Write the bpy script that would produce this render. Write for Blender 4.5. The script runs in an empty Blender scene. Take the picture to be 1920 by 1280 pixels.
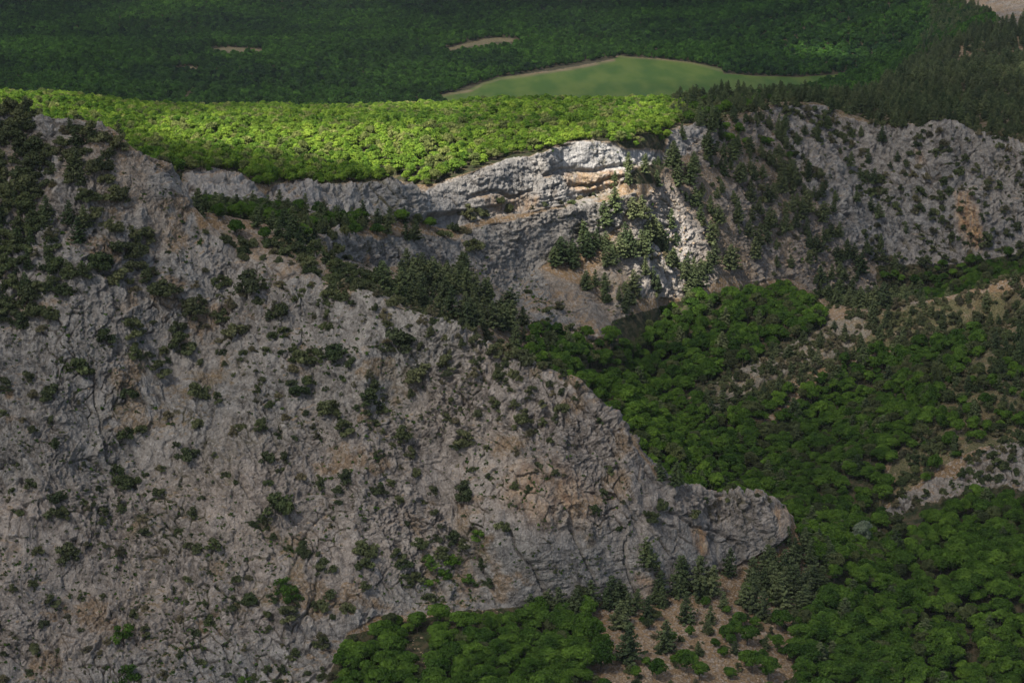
import bpy, math, random, time
import numpy as np
from mathutils.geometry import delaunay_2d_cdt
from mathutils import Vector

T0 = time.time()
R = math.radians
scn = bpy.context.scene
col = scn.collection

# ------------------------------------------------------------------ camera
W0, H0 = 1920.0, 1280.0
FOC = 70.0 / 36.0 * W0
PITCH = R(14.4)
CP, SP = math.cos(PITCH), math.sin(PITCH)
cam_d = bpy.data.cameras.new('camera')
cam_d.lens = 70.0
cam_d.sensor_width = 36.0
cam_d.clip_start = 1.0
cam_d.clip_end = 20000.0
cam = bpy.data.objects.new('camera', cam_d)
cam.location = (0, 0, 0)
cam.rotation_euler = (R(90) - PITCH, 0, 0)
col.objects.link(cam)
scn.camera = cam

# ------------------------------------------------------------------ light
SUN_EL, SUN_AZ = R(52), R(218)            # azimuth clockwise from +Y: behind the camera, to its left
SUNV = np.array([math.sin(SUN_AZ) * math.cos(SUN_EL), math.cos(SUN_AZ) * math.cos(SUN_EL), math.sin(SUN_EL)])
world = bpy.data.worlds.new('World')
scn.world = world
world.use_nodes = True
wn = world.node_tree
wn.nodes.clear()
sky = wn.nodes.new('ShaderNodeTexSky')
sky.sky_type = 'NISHITA'
sky.sun_disc = False
sky.sun_elevation = SUN_EL
sky.sun_rotation = SUN_AZ
sky.altitude = 600
sky.dust_density = 2.5
sky.ozone_density = .4
bg = wn.nodes.new('ShaderNodeBackground')
bg.inputs[1].default_value = 0.062
wo = wn.nodes.new('ShaderNodeOutputWorld')
wn.links.new(sky.outputs[0], bg.inputs[0])
wn.links.new(bg.outputs[0], wo.inputs[0])
sun_d = bpy.data.lights.new('sun', 'SUN')
sun_d.energy = 5.0
sun_d.angle = R(0.53)
sun_d.color = (1.0, 0.94, 0.85)
sun = bpy.data.objects.new('sun', sun_d)
sun.rotation_euler = Vector(SUNV.tolist()).to_track_quat('Z', 'Y').to_euler()
col.objects.link(sun)
scn.view_settings.view_transform = 'Standard'
scn.view_settings.look = 'None'
scn.view_settings.gamma = 1.0
scn.view_settings.exposure = 1.3
cy = scn.cycles
cy.max_bounces = 5
cy.diffuse_bounces = 2
cy.glossy_bounces = 1
cy.transmission_bounces = 2
cy.transparent_max_bounces = 8
cy.volume_bounces = 0
cy.volume_step_rate = 4
cy.caustics_reflective = False
cy.caustics_refractive = False
cy.use_denoising = True
cy.sample_clamp_indirect = 4.0

# ------------------------------------------------------------------ camera geometry helpers
def slope_of(py):
    dy = (H0 / 2 - py) / FOC
    return (SP - dy * CP) / (CP + dy * SP)

def azim_of(px, py):
    dy = (H0 / 2 - py) / FOC
    return ((px - W0 / 2) / FOC) / (CP + dy * SP)

def P(px, py, Y):
    return (azim_of(px, py) * Y, Y, -slope_of(py) * Y)

def Hd(px, Y, z):
    return ((px - W0 / 2) / FOC / CP * Y, Y, z)

def project(x, y, z):
    f = y * CP - z * SP
    u = y * SP + z * CP
    return W0 / 2 + FOC * x / f, H0 / 2 - FOC * u / f

# ------------------------------------------------------------------ noise
def _hash(ix, iy, iz, seed):
    h = (ix * 73856093) ^ (iy * 19349663) ^ (iz * 83492791) ^ (seed * 2654435761 & 0x7fffffff)
    h = h & 0xffffffff
    h = (h ^ (h >> 15)) * 0x2c1b3c6d & 0xffffffff
    h = (h ^ (h >> 12)) * 0x297a2d39 & 0xffffffff
    return h ^ (h >> 15)

def vnoise(x, y, z, seed=0):
    xf, yf, zf = np.floor(x), np.floor(y), np.floor(z)
    ix, iy, iz = xf.astype(np.int64), yf.astype(np.int64), zf.astype(np.int64)
    u, v, w = x - xf, y - yf, z - zf
    u = u * u * u * (u * (u * 6 - 15) + 10); v = v * v * v * (v * (v * 6 - 15) + 10); w = w * w * w * (w * (w * 6 - 15) + 10)
    out = 0
    for a in (0, 1):
        wa = u if a else 1 - u
        for b in (0, 1):
            wb = v if b else 1 - v
            for c in (0, 1):
                wc = w if c else 1 - w
                out = out + (_hash(ix + a, iy + b, iz + c, seed) / 4294967295.0) * wa * wb * wc
    return out * 2 - 1

def fbm(x, y, z, scale, octs=4, seed=0, gain=0.5):
    out, amp, f = 0, 1.0, 1.0 / scale
    tot = 0
    for o in range(octs):
        out = out + amp * vnoise(x * f + o * 13.7, y * f - o * 7.1, z * f + o * 3.3, seed + o)
        tot += amp
        amp *= gain
        f *= 2.03
    return out / tot

def worley(x, y, z, seed=0):
    """F1, F2 and the nearest cell's hash and offset."""
    ix, iy, iz = np.floor(x).astype(np.int64), np.floor(y).astype(np.int64), np.floor(z).astype(np.int64)
    f1 = np.full(x.shape, 9.0); f2 = np.full(x.shape, 9.0)
    hh = np.zeros(x.shape, np.int64)
    bx = np.zeros(x.shape); by = np.zeros(x.shape); bz = np.zeros(x.shape)
    for a in (-1, 0, 1):
        for b in (-1, 0, 1):
            for c in (-1, 0, 1):
                h = _hash(ix + a, iy + b, iz + c, seed)
                dx = ix + a + (h & 1023) / 1023.0 - x
                dy = iy + b + ((h >> 10) & 1023) / 1023.0 - y
                dz = iz + c + ((h >> 20) & 1023) / 1023.0 - z
                d = dx * dx + dy * dy + dz * dz
                m = d < f1
                f2 = np.where(m, f1, np.minimum(f2, d))
                f1 = np.where(m, d, f1)
                hh = np.where(m, h, hh)
                bx = np.where(m, dx, bx); by = np.where(m, dy, by); bz = np.where(m, dz, bz)
    return np.sqrt(f1), np.sqrt(f2), hh, -bx, -by, -bz

def facets(x, y, z, seed):
    """faceted block relief in -1..1 and the distance to the crack between blocks"""
    f1, f2, h, ox, oy, oz = worley(x, y, z, seed)
    h2 = _hash(h, h >> 7, h >> 3, seed + 5)
    o = ((h2 & 1023) / 1023.0 - 0.5) * 1.2
    gx = (((h2 >> 10) & 1023) / 1023.0 - 0.5) * 2.2
    gz = (((h2 >> 20) & 1023) / 1023.0 - 0.5) * 2.2
    return np.clip(o + gx * ox + gz * oz, -1, 1), f2 - f1

def sstep(a, b, v):
    t = np.clip((v - a) / (b - a), 0, 1)
    return t * t * (3 - 2 * t)

def inpoly(px, py, poly):
    r = np.zeros(np.shape(px), bool)
    n = len(poly)
    for i in range(n):
        x1, y1 = poly[i]; x2, y2 = poly[(i + 1) % n]
        if y1 == y2:
            continue
        c = ((y1 > py) != (y2 > py)) & (px < (x2 - x1) * (py - y1) / (y2 - y1) + x1)
        r ^= c
    return r

def segdist(px, py, pts):
    d = np.full(np.shape(px), 1e9)
    for (x1, y1), (x2, y2) in zip(pts[:-1], pts[1:]):
        dx, dy = x2 - x1, y2 - y1
        t = np.clip(((px - x1) * dx + (py - y1) * dy) / (dx * dx + dy * dy + 1e-9), 0, 1)
        d = np.minimum(d, np.hypot(px - x1 - t * dx, py - y1 - t * dy))
    return d

def softpoly(px, py, poly, s):
    """1 inside the outline, falling to 0 over s outside and starting s inside"""
    d = segdist(px, py, list(poly) + [poly[0]])
    d = np.where(inpoly(px, py, poly), d, -d)
    return sstep(-s, s, d)
# ------------------------------------------------------------------ the lie of the land: breaklines measured as (column, row, distance)
LINES = [
 # foot of the near rock massif
 [P(*p) for p in [(-450,1340,326),(0,1335,327),(300,1330,328),(560,1300,332),(620,1250,338),(650,1190,345),(700,1165,349),(830,1150,354),
  (960,1155,358),(1110,1125,364),(1210,1125,367),(1260,1105,371),(1330,1075,378),(1385,1058,384),(1440,1035,388),(1485,1010,391)]],
 # its crest, from the hill on the left down to the nose
 [P(*p) for p in [(-450,200,420),(0,212,420),(60,210,420),(120,218,420),(150,212,419),(195,211,419),(203,245,420),(212,280,421),(250,288,421),(280,290,422),
  (300,297,423),(320,320,424),(345,350,424),(365,390,424),(375,430,422),(450,470,413),(560,500,407),(640,530,401),(700,550,396),(760,582,394),
  (870,628,391),(960,655,389),(1020,688,388),(1090,716,386),(1130,762,384),(1165,790,383),(1190,832,381),(1222,868,380),(1240,900,380),
  (1265,905,382),(1300,908,384),(1380,918,389),(1440,930,393),(1470,940,395),(1487,975,394),(1485,1010,391)]],
 # hidden foot behind the crest
 [Hd(*p) for p in [(1515,400,-146),(1480,410,-149.5),(1400,405,-149.5),(1300,402,-149),(1240,400,-146),(1150,404,-142),(1090,408,-136),(1000,412,-130),
  (930,418,-124),(850,422,-114),(780,420,-106),(720,412,-99)]],
 # middle cliff: top and foot
 [P(*p) for p in [(330,345,470),(345,327,472),(355,322,474),(400,319,476),(450,324,478),(478,345,480),(500,368,480),(518,348,484),(580,339,490),(610,350,494),
  (680,349,500),(720,339,505),(745,339,507),(775,357,511),(800,358,516),(830,343,520),(900,316,528),(960,300,538),(1020,286,546),(1060,270,556),
  (1130,264,566),(1148,266,568),(1160,285,570),(1200,288,576),(1245,290,587),(1262,243,605),(1335,233,632)]],
 [P(*p) for p in [(330,388,463),(350,388,465),(430,388,468),(500,392,470),(560,398,477),(640,402,490),(720,407,498),(800,412,511),(850,425,517),(900,405,524.5),
  (960,395,535),(1040,385,550),(1100,376,560),(1150,356,564),(1172,335,566),(1200,318,571),(1250,318,586)]],
 # lower cliff: top and foot
 [P(*p) for p in [(600,440,444),(640,440,462),(700,450,482),(740,437,492),(800,440,503),(860,450,512),(900,430,520),(1000,403,534),(1080,390,544),(1180,366,557)]],
 [P(*p) for p in [(615,485,438),(650,492,456),(700,502,474),(800,494,497),(880,502,507),(950,540,513),(1000,502,529),(1060,476,539),(1150,432,550),(1200,420,557)]],
 # foot of the slopes under the right-hand mountain
 [P(*p) for p in [(1145,665,503),(1160,600,525),(1230,560,545),(1290,560,555),(1350,520,580),(1420,530,600),(1480,520,615),(1540,560,620),(1580,590,622),
  (1640,590,635),(1740,568,645),(1790,530,652),(1850,505,655),(1920,498,660),(2350,480,670)]],
 # its crest
 [P(*p) for p in [(1335,233,632),(1400,215,660),(1460,202,682),(1540,202,695),(1600,232,700),(1680,242,690),(1770,235,685),(1850,257,685),(1920,277,685),(2350,300,690)]],
 # back edge of the wooded plateau, then the shoulder of the mountain
 [P(*p) for p in [(-450,158,900),(0,172,900),(100,186,880),(200,203,860),(320,220,830),(400,219,830),(600,212,830),(750,203,840),(900,208,830),
  (1000,221,820),(1100,216,800),(1200,204,770),(1300,190,760),(1450,190,775),(1600,182,810),(1750,150,940),(1900,125,1050),(2350,90,1100)]],
 # first spur on the right
 [P(*p) for p in [(1290,745,500),(1400,688,514),(1480,645,524),(1560,600,538),(1640,582,540),(1760,560,538),(1850,535,532),(1920,510,528),(2350,470,528)]],
 # second spur on the right
 [P(*p) for p in [(1640,960,440),(1660,870,452),(1740,790,467),(1850,680,482),(1920,600,502),(2350,520,520)]],
 # top and foot of the small rock wall under it
 [P(*p) for p in [(1645,985,436),(1700,925,441),(1790,905,443),(1840,842,449),(1920,820,452),(2350,800,460)]],
 [P(*p) for p in [(1650,1002,432),(1720,962,436),(1800,928,438),(1840,918,438),(1920,915,439),(2350,920,445)]],
 # thalweg of the wooded valley
 [P(*p) for p in [(1350,600,575),(1250,640,550),(1200,700,525),(1200,800,488),(1300,840,475),(1400,890,462),(1480,935,448),(1560,965,438),
  (1600,1010,420),(1650,1080,405),(1750,1180,385),(1850,1290,365)]],
 # hidden drop behind the plateau
 [Hd(*p) for p in [(-450,980,-160),(300,950,-150),(800,950,-150),(1300,900,-138),(1450,930,-145),(1600,980,-138)]],
 [Hd(*p) for p in [(-450,1120,-178),(300,1120,-178),(900,1120,-178),(1400,1100,-174),(1600,1200,-170)]],
]
PTS = [P(*p) for p in [
  (760,562,425),(800,542,455),(850,602,440),(900,562,480),(950,632,465),(880,515,500),(1000,592,505),(1060,642,500),(1100,692,480),(1030,662,480),
  (450,440,424),(550,442,431),(500,470,415),(550,470,419),(600,470,426),
  (1250,400,595),(1250,500,574),(1080,560,522),(1350,300,620),(1350,400,600),(1350,500,586),(1260,300,595),
  (1650,390,668),(1500,400,640),
  (1400,202,715),(1550,194,740),(1700,205,755),(1900,215,760),
  (1700,125,1100),(1800,60,1300),(1850,20,1400),(1930,0,1420),
  (1750,560,625),(1850,530,632),(1400,560,590),(1480,575,600),
  (1300,775,492),(1350,800,485),(1450,780,490),(1560,700,508),(1600,760,502),(1700,700,508),(1800,620,520),(1500,850,476),
  (1850,640,520),(1700,1000,424),(1920,1000,418),(1800,1090,400),(1920,1120,392),
  (1520,1040,390),(1550,1120,381),(1480,1110,378),(1350,1150,364),(1250,1200,352),
  (300,70,1750),(700,60,1760),(0,90,1600),(1165,107,1610),(830,178,1382),(1600,140,1500),(1350,130,1540),
  (0,0,2000),(960,0,1950),(1400,0,1900),(-450,0,2000),(-450,100,1600),(1300,50,1740),
  (840,1075,362),(850,1010,367),(1000,990,364),(1150,1000,370),(1340,975,386),
 ]] + [Hd(*p) for p in [
  (-450,240,-205),(300,240,-205),(700,240,-190),(1200,240,-170),(1900,240,-175),(2350,240,-175),
  (300,290,-178),(700,300,-152),(1100,300,-151),(1500,310,-154),(1900,330,-163),(2350,360,-168),
  (250,455,-83),(100,450,-78),(-450,450,-76),(-450,600,-86),(0,640,-85),(200,600,-88),
  (1650,600,-151),(1800,600,-150),(1920,600,-147),(2350,600,-140),
  (1650,1300,-166),(1500,1300,-178),(2350,1500,-70),
  (-450,2700,-85),(960,2700,-80),(2350,2400,-40),(-450,4100,130),(960,4100,130),(2350,4100,160),
 ]]

def build_tin():
    vs, es = [], []
    for ln in LINES:
        for i, p in enumerate(ln):
            vs.append(p)
            if i:
                es.append((len(vs) - 2, len(vs) - 1))
    vs += PTS
    v2 = [Vector((p[0], p[1])) for p in vs]
    ov, oe, of, vmap, _, _ = delaunay_2d_cdt(v2, es, [], 0, 1e-3)
    z = []
    arr = np.array(vs)
    for i, v in enumerate(ov):
        if vmap[i]:
            z.append(float(np.mean([vs[k][2] for k in vmap[i]])))
        else:
            print('EXTRA VERT (lines cross)', v)
            d = np.hypot(arr[:, 0] - v.x, arr[:, 1] - v.y)
            k = np.argsort(d)[:3]
            z.append(float(np.average(arr[k, 2], weights=1 / (d[k] + .1))))
    return np.array([[v.x, v.y] for v in ov]), np.array(z), of

NA = 1830
A0, A1 = -0.41, 0.41
AZ = np.linspace(A0, A1, NA)
ys = [245.0]
while ys[-1] < 3950:
    y = ys[-1]
    ys.append(y + (0.45 if y < 720 else 0.45 + (y - 720) * 0.008))
YR = np.array(ys)
NY = len(YR)

def raster_tin():
    xy, z, tris = build_tin()
    out = np.full((NY, NA), np.nan)
    for t in tris:
        if len(t) != 3:
            continue
        a, b, c = (xy[i] for i in t)
        za, zb, zc = (z[i] for i in t)
        det = (b[1] - c[1]) * (a[0] - c[0]) + (c[0] - b[0]) * (a[1] - c[1])
        if abs(det) < 1e-9:
            continue
        y0, y1 = min(a[1], b[1], c[1]), max(a[1], b[1], c[1])
        az = [a[0] / a[1], b[0] / b[1], c[0] / c[1]]
        j0, j1 = np.searchsorted(YR, [y0 - 1e-6, y1 + 1e-6])
        i0, i1 = np.searchsorted(AZ, [min(az) - 1e-6, max(az) + 1e-6])
        if j1 <= j0 or i1 <= i0:
            continue
        Y = YR[j0:j1, None]; X = AZ[None, i0:i1] * Y
        l1 = ((b[1] - c[1]) * (X - c[0]) + (c[0] - b[0]) * (Y - c[1])) / det
        l2 = ((c[1] - a[1]) * (X - c[0]) + (a[0] - c[0]) * (Y - c[1])) / det
        l3 = 1 - l1 - l2
        m = (l1 >= -1e-6) & (l2 >= -1e-6) & (l3 >= -1e-6)
        zz = l1 * za + l2 * zb + l3 * zc
        sub = out[j0:j1, i0:i1]
        sub[m] = zz[m]
    for j in range(NY):
        r = out[j]; ok = ~np.isnan(r)
        if ok.any() and not ok.all():
            out[j] = np.interp(AZ, AZ[ok], r[ok])
    for j in range(1, NY):
        if np.isnan(out[j]).any():
            out[j] = out[j - 1]
    return out

def blur(a, r, axis):
    if r < 1:
        return a
    k = np.arange(-int(2.5 * r), int(2.5 * r) + 1)
    w = np.exp(-(k / r) ** 2 / 2); w /= w.sum()
    pad = [(0, 0), (0, 0)]; pad[axis] = (len(k) // 2, len(k) // 2)
    ap = np.pad(a, pad, mode='edge')
    out = np.zeros_like(a)
    n = a.shape[axis]
    for i, ww in enumerate(w):
        out += ww * (ap[i:i + n] if axis == 0 else ap[:, i:i + n])
    return out

ZR = raster_tin()
s1 = blur(blur(ZR, 2.2, 0), 3.0, 1)
s2 = blur(blur(ZR, 8, 0), 10, 1)
wfar = sstep(650, 1000, YR)[:, None]
ZR = s1 * (1 - wfar) + s2 * wfar
XR = AZ[None, :] * YR[:, None]
YY = np.broadcast_to(YR[:, None], XR.shape)
und = fbm(XR, YY, XR * 0, 45, 3, 11) * 1.1 * (1 - wfar) + fbm(XR, YY, XR * 0, 170, 5, 12) * 10.0 * sstep(1250, 1800, YR)[:, None] \
    + fbm(XR, YY, XR * 0, 60, 2, 15) * 3.0 * sstep(600, 700, YR)[:, None] * (1 - sstep(1000, 1150, YR)[:, None])
fp = (1 - sstep(1300, 1420, YR)[:, None] * (1 - sstep(1620, 1720, YR)[:, None]) * sstep(-.06, -.03, AZ)[None, :] * (1 - sstep(.16, .19, AZ)[None, :]) * .9)
ZR = ZR + und * fp
SL = -ZR / YR[:, None]          # downward view slope of every ground point

def ground_z(x, y):
    a = np.clip((x / y - A0) / (A1 - A0) * (NA - 1), 0, NA - 1.001)
    j = np.clip(np.interp(y, YR, np.arange(NY)), 0, NY - 1.001)
    i0 = np.floor(a).astype(int); j0 = np.floor(j).astype(int)
    fa, fj = a - i0, j - j0
    return (ZR[j0, i0] * (1 - fa) * (1 - fj) + ZR[j0, i0 + 1] * fa * (1 - fj) + ZR[j0 + 1, i0] * (1 - fa) * fj + ZR[j0 + 1, i0 + 1] * fa * fj)

def hit(px, py, ymin=0):
    """the ground the photograph shows at a pixel: world x, y, z"""
    a, s = azim_of(px, py), slope_of(py)
    i = int(round((a - A0) / (A1 - A0) * (NA - 1)))
    i = min(max(i, 0), NA - 1)
    k = np.nonzero((SL[:, i] <= s) & (YR > ymin))[0]
    y = float(YR[k[0]]) if len(k) else 2500.0
    return a * y, y, -s * y
print('terrain raster', round(time.time() - T0, 1), NY, NA)
# ------------------------------------------------------------------ adaptive sheet over the land
GN, GC = 1500, 1440
acol = np.concatenate([np.linspace(-0.405, -0.291, 90, endpoint=False), np.linspace(-0.291, 0.291, GC - 180), np.linspace(0.291, 0.405, 91)[1:]])
ci = (acol - A0) / (A1 - A0) * (NA - 1)
i0 = np.floor(ci).astype(int); fr = ci - i0
Zc = ZR[:, i0] * (1 - fr) + ZR[:, np.minimum(i0 + 1, NA - 1)] * fr           # NY x GC
pv = H0 / 2 - FOC * ((YR[:, None] * SP + Zc * CP) / (YR[:, None] * CP - Zc * SP))     # row of each point
runmin = np.minimum.accumulate(pv, axis=0)
dpv = np.abs(np.diff(pv, axis=0))
vis = (pv[1:] <= runmin[:-1] + 6)
infr = (pv[1:] > -60) & (pv[1:] < 1340)
dy_ = np.diff(YR)[:, None]
wgt = dpv * np.where(vis, 1.0, 0.12) * np.where(infr, 1.0, 0.15) + dy_ / YR[1:, None] * 60 * np.where(infr, 1, .6)
wgt = blur(wgt, 3, 0)
cdf = np.vstack([np.zeros((1, GC)), np.cumsum(wgt, axis=0)])
cdf /= cdf[-1]
cdf = blur(cdf, 6, 1)
tt = np.linspace(0, 1, GN)
VY = np.empty((GN, GC)); VZ = np.empty((GN, GC))
for c in range(GC):
    VY[:, c] = np.interp(tt, cdf[:, c], YR)
    VZ[:, c] = np.interp(VY[:, c], YR, Zc[:, c])
VX = acol[None, :] * VY
# smooth base normals
def grid_normals(X, Y, Z):
    def d(a, ax):
        return np.gradient(a, axis=ax)
    ux, uy, uz = d(X, 1), d(Y, 1), d(Z, 1)
    vx, vy, vz = d(X, 0), d(Y, 0), d(Z, 0)
    nx = uy * vz - uz * vy; ny = uz * vx - ux * vz; nz = ux * vy - uy * vx
    l = np.sqrt(nx * nx + ny * ny + nz * nz) + 1e-9
    return nx / l, ny / l, nz / l
NX, NYn, NZ = grid_normals(VX, VY, VZ)
nx_, ny_, nz_ = blur(blur(NX, 3, 0), 3, 1), blur(blur(NYn, 3, 0), 3, 1), blur(blur(NZ, 3, 0), 3, 1)
l = np.sqrt(nx_ ** 2 + ny_ ** 2 + nz_ ** 2) + 1e-9
nx_, ny_, nz_ = nx_ / l, ny_ / l, nz_ / l
PX, PY = project(VX, VY, VZ)

# ------------------------------------------------------------------ what covers the land
wob = 14 * np.minimum(1, 400 / VY)
n1 = fbm(VX, VY, VZ, 14, 3, 31); n2 = fbm(VX, VY, VZ, 14, 3, 37)
QX, QY = PX + n1 * wob, PY + n2 * wob

CREST = [(-450,200),(0,212),(120,216),(200,212),(205,245),(212,280),(280,290),(300,297),(345,350),(365,390),(375,430),(450,470),(560,500),(640,530),(700,550),(760,582),
  (870,628),(960,655),(1020,688),(1090,716),(1130,762),(1165,790),(1190,832),(1222,868),(1240,900),(1265,905),(1380,918),(1440,930),(1470,940),(1487,975)]
FOOT = [(1485,1010),(1440,1035),(1385,1058),(1330,1075),(1260,1105),(1210,1125),(1110,1125),(960,1155),(830,1150),(700,1165),(650,1190),(620,1250),(600,1300),(590,1400),(-450,1500)]
MASSIF = CREST + FOOT
FIELD = [(818,181),(850,174),(880,168),(900,158),(930,146),(1000,139),(1080,126),(1150,112),(1162,104),(1185,108),(1240,112),(1300,118),(1352,130),
         (1356,138),(1420,143),(1500,145),(1606,137),(1570,152),(1450,185),(1250,220),(850,220)]
FIELD_EDGE = [(805,184),(850,176),(885,170),(905,158),(940,147),(1000,140),(1080,128),(1152,113)]
MIDCLIFF = [(340,350),(345,325),(400,317),(450,322),(480,345),(500,366),(518,346),(580,337),(610,348),(680,347),(745,337),(775,355),(800,356),(900,312),(1020,282),
  (1060,266),(1130,262),(1150,264),(1175,280),(1245,286),(1262,240),(1335,230),(1340,280),(1260,300),(1200,312),(1165,345),(1150,362),(1100,384),(1040,390),(960,400),(900,412),(850,432),(800,418),
  (720,412),(640,408),(560,402),(500,398),(430,394),(350,392)]
LOWCLIFF = [(600,440),(640,438),(700,448),(740,435),(800,440),(860,448),(900,428),(1000,401),(1080,388),(1190,362),(1160,420),(1060,480),(1010,505),(1040,560),(1145,660),(1080,700),(1000,600),(940,545),(880,500),(800,494),(700,502),(620,490)]
RIGHTROCK = [(1450,200),(1540,200),(1600,228),(1680,240),(1760,230),(1850,252),(2000,300),(2300,330),(2300,480),(1920,490),(1850,500),(1790,525),(1745,572),(1700,560),(1640,500),(1560,420),(1500,330),(1470,260)]
SMALLROCK = [(1640,1010),(1648,970),(1700,925),(1760,905),(1800,900),(1838,842),(1930,818),(2400,800),(2400,930),(1920,922),(1840,926),(1800,935),(1720,970)]
S1ROCK = [(1300,740),(1400,690),(1470,645),(1560,600),(1640,590),(1640,625),(1560,670),(1500,690),(1430,720),(1370,770),(1300,775)]

BACK = [(x + 30, y - 45) if x > 640 and x < 1500 else (x, y) for x, y in CREST] + [(1540, 960)]
massif = (inpoly(QX, QY, MASSIF) & (VY < 432) & (VY > 300)) | (inpoly(PX, PY, BACK + CREST[::-1]) & (VY < 409) & (VY > 370))
behind = (VY >= 396) & (VY < 720)
midc = inpoly(QX, QY, MIDCLIFF) & (VY > 450) & (VY < 660)
lowc = inpoly(QX, QY, LOWCLIFF) & (VY > 445) & (VY < 600)
rr = inpoly(QX, QY, RIGHTROCK) & (VY > 600) & (VY < 760)
smr = inpoly(QX, QY, SMALLROCK) & (VY > 425) & (VY < 475)
s1r = inpoly(QX, QY, S1ROCK) & (VY > 480) & (VY < 590)
field = inpoly(PX + n1 * 2, PY + n2 * 1, FIELD) & (VY > 1100)

rock = np.zeros_like(VX)
rock = np.maximum(rock, massif * 1.0)
rock = np.maximum(rock, np.maximum(midc, lowc) * 1.0)
rock = np.maximum(rock, rr * 1.0)
rock = np.maximum(rock, smr * 0.9)
rock = np.maximum(rock, s1r * 0.85)
bench = inpoly(PX, PY, [(375,430),(450,470),(560,500),(640,530),(700,550),(800,560),(950,600),(1140,670),(1160,600),(1100,540),(1000,500),(900,500),(700,500),(620,490),(600,440),(450,430)]) & (VY > 396) & (VY < 530)
rock = np.maximum(rock, bench * 0.65)
farrock = inpoly(QX, QY, [(1740,0),(1960,-60),(2300,-60),(2300,60),(1960,60),(1860,45),(1800,22)]) & (VY > 1100)
rock = np.maximum(rock, farrock * .8)
# broken ground on the scree slopes of the right-hand mountain
scree = inpoly(QX, QY, [(1140,665),(1160,600),(1110,560),(1120,480),(1180,400),(1250,320),(1262,300),(1340,235),(1450,200),(1470,260),(1500,330),(1560,420),(1640,500),(1700,560),(1745,575),(1640,595),(1580,590),(1540,560),(1480,520),(1420,530),(1350,520),(1290,560),(1200,560)]) & (VY > 470) & (VY < 720)
rock = np.maximum(rock, scree * (0.25 + 0.45 * sstep(0.05, 0.25, fbm(VX, VY, VZ, 16, 3, 77) + 0.12)))
uppleft = massif & inpoly(PX, PY, [(-450,180),(300,280),(420,420),(330,520),(160,640),(-450,700)])
rock = np.where(uppleft, 0.62 + 0.38 * sstep(-.2, .1, fbm(VX, VY, VZ, 9, 3, 71)), rock)
rock = np.maximum(rock, scree * softpoly(QX, QY, [(1150,450),(1250,330),(1330,420),(1330,560),(1180,570)], 40) * .8)  # more rock tone here, so the sunlight painted on this scree shows
rock = blur(blur(rock, 1.0, 0), 1.0, 1)

# ------------------------------------------------------------------ rock relief
need = np.nonzero((rock.ravel() > 0.03) & (np.abs(acol[None, :] * np.ones_like(VX)).ravel() < 0.42))[0]
x, y, z = VX.ravel()[need], VY.ravel()[need], VZ.ravel()[need]
rk = rock.ravel()[need]
px, py = PX.ravel()[need], PY.ravel()[need]
w1 = fbm(x, y, z, 7, 4, 3); w2 = fbm(x, y, z, 7, 4, 4)
xs, zs = x + w1 * 2.6, z + w2 * 2.6
near = (y < 440)
level = np.maximum.reduce([softpoly(px, py, [(820,1170),(850,1050),(960,985),(1200,1010),(1260,1110),(1000,1180)], 20) * near,
                           (sstep(500, 515, y) * (1 - sstep(1180, 1240, px))) * .7, softpoly(px, py, [(0,190),(210,190),(210,280),(0,300)], 20) * near, np.zeros_like(px)])
far = np.clip(y / 400, 1, 2.0)
slab = sstep(.06, .22, fbm(x * 1.3, y, z * .8, 15, 3, 19)) * near
rough = np.clip(0.72 + 1.1 * fbm(x, y, z, 16, 3, 9), .25, 1.4) * (1 - .72 * slab)
def relief(i, th, stretch):
    """joint-bounded blocks and long ribs in a frame tilted by th"""
    ct, st = math.cos(th), math.sin(th)
    xi, yi, zi, fi, ri = xs[i], y[i], zs[i], far[i], rough[i]
    S_ = xi * ct - zi * st; T_ = xi * st + zi * ct
    rib = 1 - np.abs(fbm(S_ / stretch, yi / 2.2, T_ / 1.0, 2.6, 4, 21, .6)) * 2.4
    rib2 = 1 - np.abs(fbm(S_ / (stretch * .7), yi / 1.4, T_, 1.1, 3, 23, .6)) * 2.4
    fB = np.sqrt(fi)
    hB, cB = facets(S_ / (5.2 * fB), yi / (3.6 * fB), T_ / (2.3 * fB), 102)
    hC, cC = facets(S_ / (1.9 * fi), yi / (1.7 * fi), T_ / (.95 * fi), 103)
    hD, cD = facets(xi / (.8 * fi), yi / (.8 * fi), zi / (.62 * fi), 104)
    m3 = fbm(xi, yi, zi, 6, 3, 25)
    kf = np.where(yi > 600, .5, 1.0)
    d = .62 * hB * kf + .40 * hC * np.clip(ri * 1.2, .3, 1.3) * kf + .30 * hD * ri + .78 * rib * (.25 + ri * .8) / kf ** .6 + .36 * rib2 * (.3 + ri)
    gB = sstep(-.1, .25, m3)
    d -= .65 * (1 - sstep(0, .07, cB)) * gB + .30 * (1 - sstep(0, .10, cC)) * ri
    cr = np.maximum((1 - sstep(0, .09, cB)) * gB, (1 - sstep(0, .10, cC)) * .45 * ri)
    cr = np.maximum(cr, (1 - sstep(-.35, .05, rib)) * .6)
    return d, cr, hB * .35 + hC * .4 + hD * .25
allp = np.arange(len(x))
disp, crack, blk = relief(allp, R(58), 3.2)
vi = np.nonzero(near & (px < 900))[0]
d2, c2, b2 = relief(vi, R(80), 2.6)
vv = (1 - sstep(650, 880, px[vi] + 60 * w1[vi])) * sstep(-.2, .2, fbm(x[vi], y[vi], z[vi], 40, 2, 59) + .05)
disp[vi] = disp[vi] * (1 - vv) + d2 * vv; crack[vi] = crack[vi] * (1 - vv) + c2 * vv; blk[vi] = blk[vi] * (1 - vv) + b2 * vv
fs = y > 600
disp = np.where(fs, disp * 1.25, disp)
m_ = near & (px > 850)
i2 = np.nonzero(m_ & (level < .99))[0]
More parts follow.
